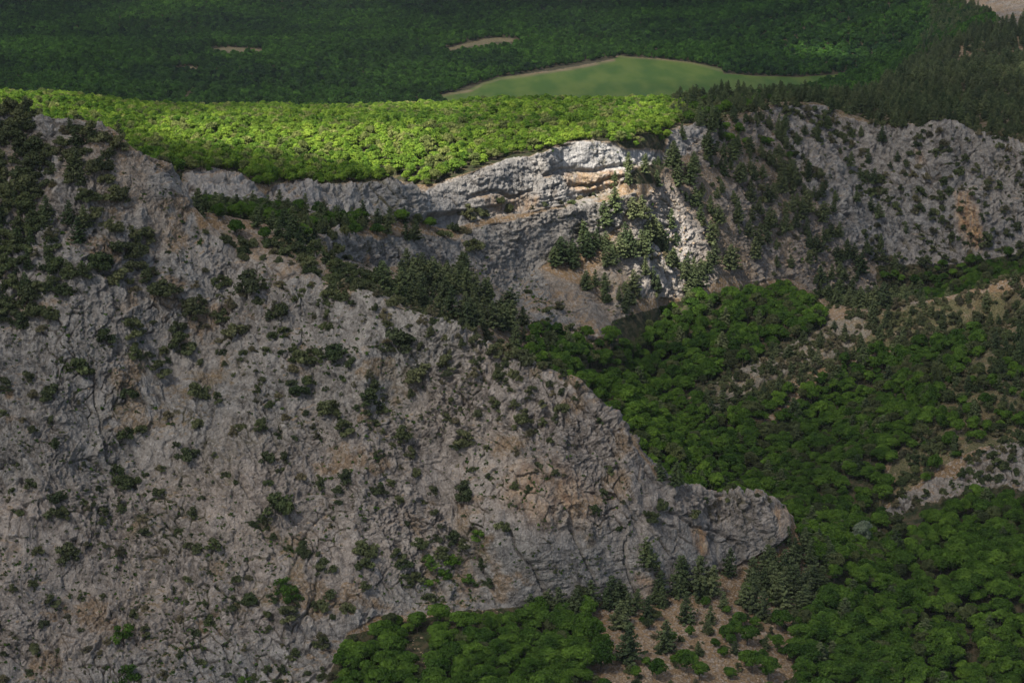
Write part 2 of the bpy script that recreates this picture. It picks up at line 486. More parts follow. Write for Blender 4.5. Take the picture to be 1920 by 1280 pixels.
li = np.nonzero(level > .01)[0]
d2, c2, b2 = relief(li, R(8), 3.2)
lv = level[li]
disp[li] = disp[li] * (1 - lv) + d2 * lv; crack[li] = crack[li] * (1 - lv) + c2 * lv; blk[li] = blk[li] * (1 - lv) + b2 * lv
wall = softpoly(px, py, [(850,1150),(860,1060),(960,985),(1060,990),(1190,1010),(1250,1110),(1000,1180)], 14) * near
wall = np.maximum(wall, .7 * softpoly(px, py, [(1270,985),(1420,960),(1470,1000),(1400,1050),(1290,1070)], 14) * near)
smooth_ = wall * .95
for pl, k in (([(1020,290),(1060,266),(1150,262),(1180,300),(1140,340),(1050,330)], .45), ([(800,360),(900,318),(1010,296),(1040,330),(1000,372),(900,388),(810,398)], .3),
              ([(980,440),(1070,402),(1120,396),(1060,460),(1020,500),(950,510)], .6)):
    smooth_ = np.maximum(smooth_, softpoly(px, py, pl, 9) * k * (y > 480))
disp *= 1 - smooth_ * .8
disp += fbm(x, y, z, 13, 3, 57) * 2.6 * np.where(near, 1, .7) + fbm(x, y, z, 1.0, 3, 55) * .34 * (1 - .6 * slab) + fbm(x, y, z, 34, 2, 56) * 2.2 * near
# a few long joints cutting the whole face
for k, (pl, dep) in enumerate([([(960,1000),(975,1040),(1000,1075),(1020,1110)], 1.6), ([(1065,990),(1085,1030),(1110,1085),(1120,1100)], 1.5), ([(1178,1010),(1172,1060),(1190,1110)], 1.5),
    ([(900,1030),(912,1070),(935,1120)], 1.0), ([(1250,965),(1290,990),(1335,1000),(1380,1020)], 1.2), ([(600,1060),(592,1110),(560,1180)], 1.0), ([(165,690),(200,860),(300,970),(330,1000)], 1.1),
    ([(1120,770),(1135,830),(1170,900)], .9), ([(860,720),(830,800),(820,860)], .9), ([(400,770),(380,860),(420,920)], .8), ([(640,1230),(600,1250),(560,1262)], 1.4),
    ([(50,820),(110,960),(150,985)], .9), ([(480,740),(520,840),(500,930)], .8), ([(640,920),(560,1010),(540,1080)], .8)]):
    dd = np.exp(-(segdist(px + w1 * 14, py + w2 * 14, pl) / 2.3) ** 2) * near
    disp -= dd * dep * .7; crack = np.maximum(crack, dd * .35)
disp += level * np.where(near, .10, .05) * np.sign(np.sin((z + w1 * .9) * 2 * math.pi / 1.9)) * sstep(-.1, .3, fbm(x, y, z, 9, 2, 58))
hA, hB, hC = blk, blk, blk
# overhang along the foot of the middle cliff
oh = np.maximum(softpoly(px, py, [(798,404),(835,400),(868,396),(866,424),(840,432),(800,426)], 6), .28 * softpoly(px, py, [(868,396),(960,380),(1040,370),(1160,345),(1160,356),(1040,386),(960,398),(866,424)], 4)) * (y > 480)
disp -= oh * 3.4
oh2 = np.exp(-(segdist(px, py, [(1020,330),(1060,318),(1110,322),(1150,312),(1190,308)]) / 4) ** 2) * (y > 480)
disp -= oh2 * 1.5
for pl, dp in (([(880,372),(920,360),(960,366),(1000,358)], 1.6), ([(1060,345),(1100,350),(1130,338),(1160,334)], 1.5), ([(1010,300),(1022,330),(1030,352)], .8), ([(1085,372),(1105,372)], 2.2), ([(745,340),(765,370),(770,395)], .9), ([(505,350),(500,385)], 1.2), ([(600,352),(640,372),(650,398)], .7), ([(690,355),(705,378)], .7), ([(400,345),(440,350),(470,372)], .6)):
    disp -= np.exp(-(segdist(px + w1 * 10, py + w2 * 8, pl) / 3.2) ** 2) * (y > 440) * (y < 640) * dp
disp *= np.clip(rk, 0, 1)
lip = np.exp(-(segdist(px, py, [(375,430),(450,465),(560,495),(640,520),(700,545)]) / 30) ** 2) * (y < 440)
disp *= 1 - .6 * lip
D = np.zeros(VX.size); D[need] = disp
CR = np.zeros(VX.size); CR[need] = crack
HB = np.zeros(VX.size); HB[need] = hB * .5 + hA * .3 + hC * .2
D = D.reshape(VX.shape); CR = CR.reshape(VX.shape); HB = HB.reshape(VX.shape)
soft = fbm(VX, VY, VZ, 3.5, 4, 61) * .28 * (1 - rock) * (~field) * (VY < 1200)
DX = VX + nx_ * D * 1.0
DY = VY + ny_ * D * 1.0
DZ = VZ + nz_ * D * 0.8 + soft
NX, NYn, NZ = grid_normals(DX, DY, DZ)
print('relief', round(time.time() - T0, 1), len(need))
# ------------------------------------------------------------------ colour masks carried by the land
hz = DZ
ledge = sstep(0.72, 0.88, blur(blur(NZ, 1, 0), 1, 1))
nA = fbm(VX, VY, VZ, 7, 4, 81)
nB = fbm(VX, VY, VZ, 30, 3, 82)
nC = fbm(VX * 1.6, VY, VZ * .35, 5, 4, 83)
mr = rock * (1 - ledge * sstep(-.25, .15, nA) * .8)
mr *= 1 - .7 * sstep(.2, .38, nA - .08 * NZ) * massif * (1 - sstep(.1, .3, nB)) 
# warm, iron-tinted limestone on the lower right of the massif
pink = massif * np.clip(softpoly(QX, QY, [(900,640),(960,650),(1090,710),(1220,860),(1260,900),(1480,950),(1490,1010),(1250,980),(1040,985),(900,1000),(600,1180),(-450,1340),(-450,950),(350,880),(700,800)], 50) * .75 + .35 * nB, 0, 1)
pink = np.maximum(pink, rr * .25 * sstep(-.1, .3, nB)); pink = np.maximum(pink, scree * .55)
org = np.zeros_like(VX)
def stain(poly, s, k, y0, y1):
    global org
    org = np.maximum(org, softpoly(PX + n1 * 5, PY + n2 * 7, poly, s) * k * ((VY > y0) & (VY < y1)))
stain([(1290,990),(1310,985),(1325,1000),(1322,1035),(1310,1040),(1298,1020)], 6, .95, 300, 440)
stain([(1440,950),(1486,955),(1486,1010),(1450,1012)], 8, .55, 300, 440)
stain([(955,870),(1050,870),(1110,930),(1100,975),(1010,985),(950,940)], 30, .40, 300, 440)
stain([(1185,1070),(1215,1085),(1215,1125),(1190,1120)], 8, .45, 300, 440)
stain([(835,1040),(870,1040),(900,1110),(860,1120)], 10, .4, 300, 440)
stain([(1060,325),(1100,318),(1165,320),(1160,352),(1110,366),(1060,350)], 7, .62, 500, 620)
stain([(895,365),(960,362),(1010,372),(1000,392),(920,398)], 8, .7, 500, 620)
stain([(1785,360),(1815,358),(1840,440),(1838,470),(1808,465),(1795,420)], 10, .7, 600, 720)
stain([(1800,425),(1838,425),(1840,462),(1812,462)], 6, 1.0, 600, 720)
stain([(1715,280),(1730,290),(1738,310),(1722,312)], 8, .5, 600, 720)
stain([(682,478),(694,478),(692,500),(684,498)], 4, .9, 450, 520)
stain([(595,375),(610,370),(612,392),(600,394)], 4, .3, 450, 520)
org *= .55 + .6 * sstep(-.2, .35, nC)
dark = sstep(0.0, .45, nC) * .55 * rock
def dark_stain(poly, s, k, y0, y1):  # dark water-stain streaks on the rock walls
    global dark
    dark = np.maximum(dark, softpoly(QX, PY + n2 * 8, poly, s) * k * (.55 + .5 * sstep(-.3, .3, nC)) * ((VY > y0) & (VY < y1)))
dark_stain([(960,1000),(1180,1000),(1210,1120),(960,1160),(840,1150),(900,1060)], 25, .75, 300, 440)
dark_stain([(880,330),(1010,295),(1040,340),(1010,370),(900,385),(840,395)], 20, .6, 500, 620)
dark_stain([(980,440),(1060,410),(1110,400),(1060,460),(1020,490),(960,510)], 15, .8, 500, 620)
dark_stain([(1550,230),(1900,250),(1900,470),(1740,470),(1600,380)], 30, .45, 600, 720)
dark_stain([(1240,1000),(1420,1000),(1400,1050),(1280,1090)], 20, .6, 300, 440)
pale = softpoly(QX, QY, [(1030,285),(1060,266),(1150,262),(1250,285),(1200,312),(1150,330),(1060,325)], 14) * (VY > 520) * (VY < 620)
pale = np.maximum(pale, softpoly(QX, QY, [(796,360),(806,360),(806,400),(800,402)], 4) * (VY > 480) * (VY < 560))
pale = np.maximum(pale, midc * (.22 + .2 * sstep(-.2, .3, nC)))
pale = np.maximum(pale, scree * softpoly(QX, QY, [(1150,450),(1250,330),(1330,420),(1330,560),(1180,570)], 50) * .6)  # sunlight on this stretch of scree painted in as paler colour
# forest floor, dry grass, field
forest_ground = (VY > 720) & ~field & ~farrock
floor_ = np.zeros_like(VX)
GRASS = inpoly(QX, QY, [(1290,745),(1560,600),(1760,565),(2300,480),(2300,800),(1840,835),(1640,960),(1700,800),(1850,650),(1700,640),(1500,700),(1400,770)]) & (VY > 430) & (VY < 600)
green = GRASS * np.clip(1.0 + nA * .9, 0, 1) * (1 - .7 * s1r)
green = np.maximum(green, massif * (1 - mr) * .35 * sstep(.0, .2, nB))
green = np.maximum(green, CR * sstep(.0, .35, nB + nA * .5) * .8)
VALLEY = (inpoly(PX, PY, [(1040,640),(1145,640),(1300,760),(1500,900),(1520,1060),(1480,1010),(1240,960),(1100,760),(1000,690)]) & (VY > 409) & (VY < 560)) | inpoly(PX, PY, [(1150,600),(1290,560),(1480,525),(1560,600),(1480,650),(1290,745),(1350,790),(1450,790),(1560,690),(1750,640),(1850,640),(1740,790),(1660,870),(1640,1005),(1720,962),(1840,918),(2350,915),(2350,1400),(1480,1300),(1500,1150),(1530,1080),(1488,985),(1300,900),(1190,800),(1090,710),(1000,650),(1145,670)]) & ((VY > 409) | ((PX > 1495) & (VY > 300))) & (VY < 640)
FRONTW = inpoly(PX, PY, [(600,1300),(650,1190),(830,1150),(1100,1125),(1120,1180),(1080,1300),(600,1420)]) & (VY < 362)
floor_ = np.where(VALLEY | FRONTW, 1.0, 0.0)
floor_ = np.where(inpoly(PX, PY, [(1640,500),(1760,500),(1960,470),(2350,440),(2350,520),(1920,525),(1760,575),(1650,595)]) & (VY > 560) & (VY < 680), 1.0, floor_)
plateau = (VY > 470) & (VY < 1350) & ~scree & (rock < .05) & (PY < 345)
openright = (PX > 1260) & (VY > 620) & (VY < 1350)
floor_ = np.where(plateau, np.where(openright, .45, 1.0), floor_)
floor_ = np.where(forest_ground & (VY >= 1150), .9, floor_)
gap = np.zeros_like(VX, bool)
for pl in ([(835,92),(870,83),(900,76),(930,71),(970,73),(975,78),(930,79),(880,88),(840,95)], [(325,129),(335,124),(372,127),(420,133),(420,137),(370,131)],
           [(395,92),(430,88),(490,93),(495,99),(440,98)], [(334,196),(352,168),(368,150),(376,152),(366,172),(350,198)],
           [(845,38),(860,20),(920,28),(930,42),(880,42)], [(1120,22),(1160,28),(1150,38),(1125,34)]):
    gap |= inpoly(QX * .35 + PX * .65, PY + n2 * 1.5, pl) & (VY > 1100)
gap_r = inpoly(QX, QY, [(1770,60),(1990,0),(1990,135),(1860,135),(1780,110)]) & (VY > 900)
green = np.where(gap, .8, green); floor_ = np.where(gap, 0, floor_); floor_ = np.where(gap_r, .15, floor_)
fedge = np.exp(-(segdist(PX + n1 * 2, PY + n2 * 1.2, FIELD_EDGE) / 2.6) ** 2) * (.45 + .5 * sstep(-.2, .3, n1)) * (VY > 1100)
fedge = np.maximum(fedge, np.exp(-(segdist(PX, PY, [(1155,106),(1240,112),(1300,119),(1352,133)]) / 2.0) ** 2) * (VY > 1100) * .4)
fieldm = field * (1 - .9 * fedge)
floor_ = np.where(field | (fedge > .3), 0, floor_)
screefront = (~massif) & (VY < 400) & ~VALLEY & (PX > 600)
print('masks', round(time.time() - T0, 1))

# ------------------------------------------------------------------ node helper
def NT(mat):
    mat.use_nodes = True
    nt = mat.node_tree
    nt.nodes.clear()
    return nt
class G:
    def __init__(s, nt): s.nt = nt
    def n(s, typ, **kw):
        nd = s.nt.nodes.new(typ)
        for k, v in kw.items(): setattr(nd, k, v)
        return nd
    def l(s, a, b): s.nt.links.new(a, b)
    def put(s, sock, v):
        if hasattr(v, 'is_linked'): s.l(v, sock)
        elif isinstance(v, (tuple, list)): sock.default_value = (*v, 1.0) if len(v) == 3 and len(sock.default_value) == 4 else v
        else: sock.default_value = v
    def mix(s, f, a, b, mode='MIX'):
        m = s.n('ShaderNodeMix', data_type='RGBA', blend_type=mode)
        s.put(m.inputs[0], f); s.put(m.inputs[6], a); s.put(m.inputs[7], b)
        return m.outputs[2]
    def math(s, op, a, b=0.0, clamp=False):
        m = s.n('ShaderNodeMath', operation=op, use_clamp=clamp)
        s.put(m.inputs[0], a); s.put(m.inputs[1], b)
        return m.outputs[0]
    def noise(s, vec, scale, detail=3, rough=.55):
        m = s.n('ShaderNodeTexNoise')
        s.l(vec, m.inputs['Vector']); m.inputs['Scale'].default_value = scale
        m.inputs['Detail'].default_value = detail; m.inputs['Roughness'].default_value = rough
        return m.outputs[0]
    def ramp(s, v, a, b):
        m = s.n('ShaderNodeMapRange', interpolation_type='SMOOTHSTEP')
        s.put(m.inputs[0], v); m.inputs[1].default_value = a; m.inputs[2].default_value = b
        return m.outputs[0]
    def scaled(s, vec, sc):
        m = s.n('ShaderNodeMapping'); s.l(vec, m.inputs[0]); m.inputs['Scale'].default_value = sc
        return m.outputs[0]

def land_material():
    mat = bpy.data.materials.new('land')
    g = G(NT(mat))
    tc = g.n('ShaderNodeTexCoord').outputs['Object']
    A = g.n('ShaderNodeAttribute', attribute_name='ma'); B = g.n('ShaderNodeAttribute', attribute_name='mb'); C = g.n('ShaderNodeAttribute', attribute_name='mc')
    sa, sb, sc_ = (g.n('ShaderNodeSeparateColor') for _ in range(3))
    g.l(A.outputs[0], sa.inputs[0]); g.l(B.outputs[0], sb.inputs[0]); g.l(C.outputs[0], sc_.inputs[0])
    rockm, pinkm, orgm, darkm = sa.outputs[0], sa.outputs[1], sa.outputs[2], A.outputs['Alpha']
    greenm, floorm, fieldm_, palem = sb.outputs[0], sb.outputs[1], sb.outputs[2], B.outputs['Alpha']
    crackm, blockm = sc_.outputs[0], sc_.outputs[1]
    nb = g.noise(tc, .06, 4); nm = g.noise(tc, .5, 6, .62); nf = g.noise(tc, 2.4, 5, .65)
    streak = g.noise(g.scaled(tc, (1.1, .6, .13)), 1.0, 5, .6)
    base = g.mix(g.ramp(nm, .32, .68), (.044, .042, .040), (.228, .215, .197))
    base = g.mix(g.ramp(nb, .35, .65), base, g.mix(.5, base, (.25, .215, .18)))
    base = g.mix(g.math('MULTIPLY', blockm, .55), base, (.33, .305, .27))
    base = g.mix(g.math('MULTIPLY', pinkm, .38), base, g.mix(g.ramp(nm, .3, .7), (.15, .11, .085), (.37, .28, .22)))
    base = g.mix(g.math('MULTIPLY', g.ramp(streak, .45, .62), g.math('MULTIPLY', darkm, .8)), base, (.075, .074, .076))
    base = g.mix(g.math('MULTIPLY', g.ramp(nf, .54, .72), .5), base, (.46, .44, .41))
    base = g.mix(g.math('MULTIPLY', g.ramp(nf, .46, .32), .6), base, (.045, .042, .040))
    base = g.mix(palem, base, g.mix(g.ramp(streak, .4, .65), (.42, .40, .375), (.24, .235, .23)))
    base = g.mix(g.math('MULTIPLY', orgm, g.ramp(streak, .25, .55)), base, g.mix(g.ramp(nm, .35, .65), (.26, .135, .06), (.46, .30, .15)))
    vor = g.n('ShaderNodeTexVoronoi'); g.l(tc, vor.inputs['Vector']); vor.inputs['Scale'].default_value = 1.7
    soil = g.mix(g.ramp(nb, .35, .65), (.185, .118, .060), (.275, .185, .105))
    soil = g.mix(g.ramp(nm, .5, .75), soil, (.31, .225, .145))
    soil = g.mix(g.math('MULTIPLY', g.ramp(vor.outputs['Color'], .5, .8), .6), soil, (.36, .32, .28))
    soil = g.mix(g.ramp(nf, .62, .4), soil, g.mix(.55, soil, (.05, .035, .02)))
    grass = g.mix(g.ramp(nf, .35, .65), (.050, .054, .024), (.135, .118, .060))
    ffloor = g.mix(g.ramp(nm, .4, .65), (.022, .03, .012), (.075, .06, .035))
    fld = g.mix(g.ramp(g.noise(g.scaled(tc, (.5, .12, .1)), .12, 4), .35, .65), (.044, .088, .014), (.082, .118, .022))
    fld = g.mix(g.ramp(g.noise(tc, .25, 6), .6, .75), fld, (.035, .08, .03))
    c = g.mix(rockm, soil, base)
    c = g.mix(g.math('MULTIPLY', crackm, g.ramp(nm, .25, .6)), c, (.080, .064, .050))
    c = g.mix(g.math('MULTIPLY', greenm, g.ramp(nm, .28, .50)), c, grass)
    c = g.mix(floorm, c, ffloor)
    c = g.mix(fieldm_, c, fld)
    v2 = g.n('ShaderNodeTexVoronoi', feature='DISTANCE_TO_EDGE'); g.l(g.scaled(tc, (1, 1, .6)), v2.inputs['Vector']); v2.inputs['Scale'].default_value = 1.1
    hgt = g.math('ADD', g.math('MULTIPLY', nf, .7), g.math('MULTIPLY', g.math('MINIMUM', v2.outputs['Distance'], .12), 2.0))
    hgt = g.math('ADD', hgt, g.math('MULTIPLY', g.noise(tc, 7, 3), .18))
    bump = g.n('ShaderNodeBump'); bump.inputs['Strength'].default_value = 1.0; bump.inputs['Distance'].default_value = .45
    g.l(hgt, bump.inputs['Height'])
    bs = g.n('ShaderNodeBsdfPrincipled')
    g.l(c, bs.inputs['Base Color']); bs.inputs['Roughness'].default_value = .95
    bs.inputs['Specular IOR Level'].default_value = .15
    g.l(bump.outputs[0], bs.inputs['Normal'])
    o = g.n('ShaderNodeOutputMaterial'); g.l(bs.outputs[0], o.inputs[0])
    return mat
M_LAND = land_material()

# ------------------------------------------------------------------ cut the sheet into the places it is made of
pf = lambda a: a[:-1, :-1]
zone = np.zeros((GN - 1, GC - 1), int)                 # 0 = open slopes
zone[:] = 0
zone[pf(VY) > 1050] = 6
zone[pf(plateau) & (pf(VY) <= 1050)] = 3
zone[pf(VALLEY)] = 4
zone[pf(massif)] = 1
zone[pf(midc | lowc)] = 2
zone[pf(rr)] = 5
zone[pf(inpoly(PX, PY, FIELD) & (VY > 1100))] = 7
ZN = [('hillside', 'open scree slopes with scattered pines between the cliffs and the wooded valley', 'hillside'),
      ('rock_massif', 'big fractured grey and pinkish limestone face dotted with shrubs filling the lower left', 'rock face'),
      ('cliff', 'pale limestone cliff band under the bright green forest with a lower wall beneath it', 'cliff'),
      ('plateau', 'gently sloping ground under the sunlit green wood above the cliff band', 'plateau'),
      ('valley_floor', 'shaded floor of the wooded ravine between the grey rock nose and the brown spurs', 'valley'),
      ('mountain_face', 'steep grey rock slabs with an orange stain on the mountain at the right', 'rock face'),
      ('distant_hills', 'dark wooded hills far behind the sunlit ridge', 'hills'),
      ('field', 'smooth green meadow with a tan edge beyond the sunlit ridge', 'field')]
vid = np.arange(GN * GC).reshape(GN, GC)
quads = np.stack([vid[:-1, :-1], vid[:-1, 1:], vid[1:, 1:], vid[1:, :-1]], -1)
co_all = np.stack([DX.ravel(), DY.ravel(), DZ.ravel()], 1)
def cl(a): return np.clip(a, 0, 1).ravel()
one = np.ones(GN * GC)
MA = np.stack([cl(mr), cl(pink), cl(org), cl(dark)], 1)
MB_ = np.stack([cl(green), cl(floor_), cl(fieldm), cl(pale * 1.0)], 1)
MC = np.stack([cl(CR * (rock > .2)), cl(HB * .9 + .3), one * 0, one], 1)

def np_mesh(name, co, faces, k):
    me = bpy.data.meshes.new(name)
    me.vertices.add(len(co)); me.vertices.foreach_set('co', np.ascontiguousarray(co, np.float32).ravel())
    nf = len(faces)
    me.loops.add(nf * k); me.loops.foreach_set('vertex_index', np.ascontiguousarray(faces, np.int32).ravel())
    me.polygons.add(nf); me.polygons.foreach_set('loop_start', np.arange(0, nf * k, k, dtype=np.int32))
    me.update(calc_edges=True)
    return me
for zi, (nm_, lab, cat) in enumerate(ZN):
    q = quads[zone == zi]
    used, inv = np.unique(q.ravel(), return_inverse=True)
    me = np_mesh(nm_, co_all[used], inv.reshape(-1, 4), 4)
    for an, ar in (('ma', MA), ('mb', MB_), ('mc', MC)):
        at = me.attributes.new(an, 'FLOAT_COLOR', 'POINT')
        at.data.foreach_set('color', ar[used].astype(np.float32).ravel())
    me.materials.append(M_LAND)
    me.shade_smooth()
    ob = bpy.data.objects.new(nm_, me); col.objects.link(ob)
    ob['label'] = lab; ob['category'] = cat; ob['kind'] = 'structure'
print('land meshes', round(time.time() - T0, 1))
# ------------------------------------------------------------------ the broken cloud whose gaps let the sun through
LIT = [ # outline on the land (column,row), softness, share of sun, nearest and farthest distance
 ([(205,215),(300,200),(420,200),(600,196),(760,178),(900,182),(1010,190),(1100,185),(1200,175),(1290,165),(1262,215),(1262,262),(1240,280),(1160,276),(1100,256),(980,285),(900,296),(840,334),(760,338),(690,336),(640,318),(560,300),(480,292),(380,282),(300,268),(225,252)], 24, 1.0, 470, 980),
 ([(-300,120),(0,138),(120,165),(210,190),(240,225),(120,225),(-300,220)], 26, .62, 430, 1000),
 ([(940,290),(1040,255),(1150,250),(1262,262),(1290,300),(1230,345),(1180,385),(1100,400),(1020,405),(965,360)], 13, 1.0, 500, 640),
 ([(800,370),(880,320),(1000,290),(1010,400),(900,420),(800,430)], 22, .8, 500, 575),
 ([(1100,390),(1190,360),(1300,340),(1345,440),(1350,560),(1270,625),(1160,600),(1125,520),(1070,490)], 26, 1.0, 490, 650),
 ([(860,440),(1000,410),(1110,400),(1120,470),(1010,540),(900,500)], 28, .5, 500, 575),
 ([(1480,84),(1560,84),(1650,103),(1640,116),(1560,109),(1490,100)], 7, 1.0, 1300, 1900),
 ([(1850,132),(1990,130),(1990,160),(1900,150)], 7, .7, 800, 1300),
 ([(1840,-10),(2000,-30),(2000,40),(1900,30)], 10, .35, 1200, 2000),
 ([(1260,110),(1420,138),(1600,130),(1560,155),(1300,190),(1150,195),(1000,190),(1150,160)], 14, .16, 1300, 1700),
 ([(1600,140),(1780,120),(1780,170),(1600,165)], 12, .2, 700, 1500),
]
DIM = [ # thinner light inside the sunlit wood
 ([(880,205),(1000,198),(1150,215),(1200,235),(1060,262),(930,285),(860,270),(820,240)], 18, .52, 500, 820),
 ([(1120,200),(1262,180),(1262,240),(1180,240)], 16, .7, 500, 820),
 ([(200,238),(300,258),(400,274),(480,286),(600,304),(680,350),(540,365),(200,365)], 10, .11, 430, 700),
]
CLOUD_Z = 900.0
def build_cloud():
    ext = CLOUD_Z + 130
    off = SUNV[:2] / SUNV[2]
    st = 9.0
    gx = np.arange(-640, 900, st); gy = np.arange(180, 2500, st)
    GX, GY = np.meshgrid(gx, gy)                      # footprint as it falls on ground level -130
    X, Y, Z = GX.copy(), GY.copy(), np.full(GX.shape, -130.0)
    for _ in range(14):
        Z = ground_z(X, np.clip(Y, 250, 3900))
        X = GX + off[0] * (Z + 130); Y = GY + off[1] * (Z + 130)
    p0x, p0y = project(X, Y, Z)
    canopy = np.where((Y > 466) & (Y < 960) & inpoly(p0x, p0y, [(-450, 100), (1300, 150), (1262, 262), (1150, 262), (1060, 266), (830, 340), (760, 345), (345, 330), (320, 500), (-450, 500)]), 4.2, 1.0)
    canopy = np.where(Y > 1100, 3.5, canopy)
    X = X + off[0] * canopy; Y = Y + off[1] * canopy; Z = Z + canopy
    px, py = project(X, Y, Z)
    nn = fbm(X, Y, X * 0, 40, 3, 91) * 10 * np.clip(600 / Y, .2, 1)
    T = np.full(GX.shape, 0.15) + .09 * sstep(-.1, .4, fbm(GX, GY, GX * 0, 90, 3, 94)) * (GY < 620) + .16 * sstep(-.05, .35, fbm(GX, GY, GX * 0, 260, 3, 97)) * (GY > 1100)
    for poly, s, k, y0, y1 in LIT:
        m = softpoly(px + nn, py + nn * .5, poly, s) * ((Y > y0) & (Y < y1))
        T = np.maximum(T, m * k)
    for poly, s, k, y0, y1 in DIM:
        m = softpoly(px + nn, py + nn * .5, poly, s) * ((Y > y0) & (Y < y1))
        T = T * (1 - m) + np.minimum(T, k) * m
    ambient = .04 * fbm(X, Y, X * 0, 120, 3, 92)
    T = np.clip(T + ambient * (T < .45), .08, 1)
    T = np.where(T > .5, T * (1 - .45 * sstep(.05, .35, fbm(X, Y, X * 0, 55, 3, 95)) * (Y < 820)), T)
    T = blur(blur(T, .8, 0), .8, 1)
    cxx = GX + off[0] * ext; cyy = GY + off[1] * ext
    bill = fbm(cxx, cyy, cxx * 0, 130, 4, 93)
    thick = (1 - T) * (26 + 22 * bill)
    n, m_ = GX.shape
    top = np.stack([cxx.ravel(), cyy.ravel(), (CLOUD_Z + thick).ravel()], 1)
    bot = np.stack([cxx.ravel(), cyy.ravel(), (CLOUD_Z - .4 * thick - .5).ravel()], 1)
    vid = np.arange(n * m_).reshape(n, m_)
    open_ = (T[:-1, :-1] + T[1:, 1:]) * .5 > .985
    q = np.stack([vid[:-1, :-1], vid[:-1, 1:], vid[1:, 1:], vid[1:, :-1]], -1)[~open_]
    me = np_mesh('cloud', np.vstack([top, bot]), np.vstack([q, q[:, ::-1] + n * m_]), 4)
    at = me.attributes.new('veil', 'FLOAT', 'POINT')
    t2 = np.sqrt(T).ravel()
    at.data.foreach_set('value', np.concatenate([t2, t2]).astype(np.float32))
    mat = bpy.data.materials.new('cloud_vapour')
    g = G(NT(mat))
    a = g.n('ShaderNodeAttribute', attribute_name='veil')
    tr = g.n('ShaderNodeBsdfTransparent')
    df = g.n('ShaderNodeBsdfDiffuse'); df.inputs[0].default_value = (.85, .86, .88, 1)
    tl = g.n('ShaderNodeBsdfTranslucent'); tl.inputs[0].default_value = (.8, .82, .85, 1)
    mx = g.n('ShaderNodeMixShader'); mx.inputs[0].default_value = .35
    g.l(df.outputs[0], mx.inputs[1]); g.l(tl.outputs[0], mx.inputs[2])
    m2 = g.n('ShaderNodeMixShader'); g.l(a.outputs['Fac'], m2.inputs[0])
    g.l(mx.outputs[0], m2.inputs[1]); g.l(tr.outputs[0], m2.inputs[2])
    o = g.n('ShaderNodeOutputMaterial'); g.l(m2.outputs[0], o.inputs[0])
    me.materials.append(mat); me.shade_smooth()
    ob = bpy.data.objects.new('cloud', me); col.objects.link(ob)
    ob['label'] = 'broken grey cloud overhead with gaps that let the sun onto the ridge'
    ob['category'] = 'cloud'; ob['kind'] = 'stuff'
build_cloud()
print('cloud', round(time.time() - T0, 1))
# ------------------------------------------------------------------ foliage
rng = np.random.default_rng(7)
def leaf_material(name, dk, lt, dk2, lt2, tl=.28, asc=.022):
    mat = bpy.data.materials.new(name)
    g = G(NT(mat))
    oi = g.n('ShaderNodeObjectInfo')
    tc = g.n('ShaderNodeTexCoord').outputs['Object']
    area = g.ramp(g.noise(oi.outputs['Location'], asc, 5), .38, .62)
    nz = g.ramp(g.noise(tc, .9, 2), .35, .65)
    a = g.mix(nz, dk, lt); b = g.mix(nz, dk2, lt2)
    f = g.math('ADD', g.math('MULTIPLY', area, .55), g.math('MULTIPLY', oi.outputs['Random'], .55), clamp=True)
    c = g.mix(f, a, b)
    hv_ = g.math('FRACT', g.math('MULTIPLY', oi.outputs['Random'], 7.31))
    c = g.mix(1.0, c, g.mix(hv_, (.62, .66, .62), (1.35, 1.25, 1.05)), 'MULTIPLY')
    df = g.n('ShaderNodeBsdfDiffuse'); tr = g.n('ShaderNodeBsdfTranslucent')
    g.l(c, df.inputs[0]); g.l(c, tr.inputs[0])
    mx = g.n('ShaderNodeMixShader'); mx.inputs[0].default_value = tl
    g.l(df.outputs[0], mx.inputs[1]); g.l(tr.outputs[0], mx.inputs[2])
    o = g.n('ShaderNodeOutputMaterial'); g.l(mx.outputs[0], o.inputs[0])
    return mat
M_BROAD = leaf_material('fresh_leaves', (.056, .112, .020), (.150, .262, .045), (.030, .068, .018), (.076, .142, .030), .3)
M_BRIGHT = leaf_material('sunlit_leaves', (.13, .235, .030), (.33, .44, .080), (.055, .130, .022), (.17, .29, .048), .35)  # fresh green, raised so the colour carries some of the plateau's sunlight
M_PINE = leaf_material('pine_needles', (.044, .070, .034), (.105, .145, .070), (.066, .086, .046), (.135, .160, .088), .15)
M_BUSH = leaf_material('juniper_leaves', (.040, .060, .028), (.095, .125, .058), (.062, .072, .040), (.120, .130, .074), .15)
M_FAR = leaf_material('distant_leaves', (.036, .095, .018), (.080, .175, .030), (.010, .027, .016), (.028, .060, .026), .2, .007)
M_DULL = leaf_material('dull_leaves', (.050, .072, .030), (.12, .15, .065), (.045, .055, .03), (.10, .115, .06), .25)
M_BRDULL = leaf_material('pale_leaves', (.15, .19, .06), (.30, .34, .12), (.09, .12, .04), (.20, .24, .09), .3)
M_OLIVE = leaf_material('olive_leaves', (.066, .068, .042), (.140, .140, .082), (.082, .074, .052), (.165, .150, .105), .15)
M_SILVER = leaf_material('silver_leaves', (.16, .20, .14), (.30, .35, .25), (.16, .20, .14), (.30, .35, .25), .25)
M_BARK = bpy.data.materials.new('bark')
g = G(NT(M_BARK)); _b = g.n('ShaderNodeBsdfDiffuse'); _o = g.n('ShaderNodeOutputMaterial')
g.l(g.mix(g.noise(g.n('ShaderNodeTexCoord').outputs['Object'], 5, 3), (.06, .05, .04), (.15, .125, .10)), _b.inputs[0]); g.l(_b.outputs[0], _o.inputs[0])

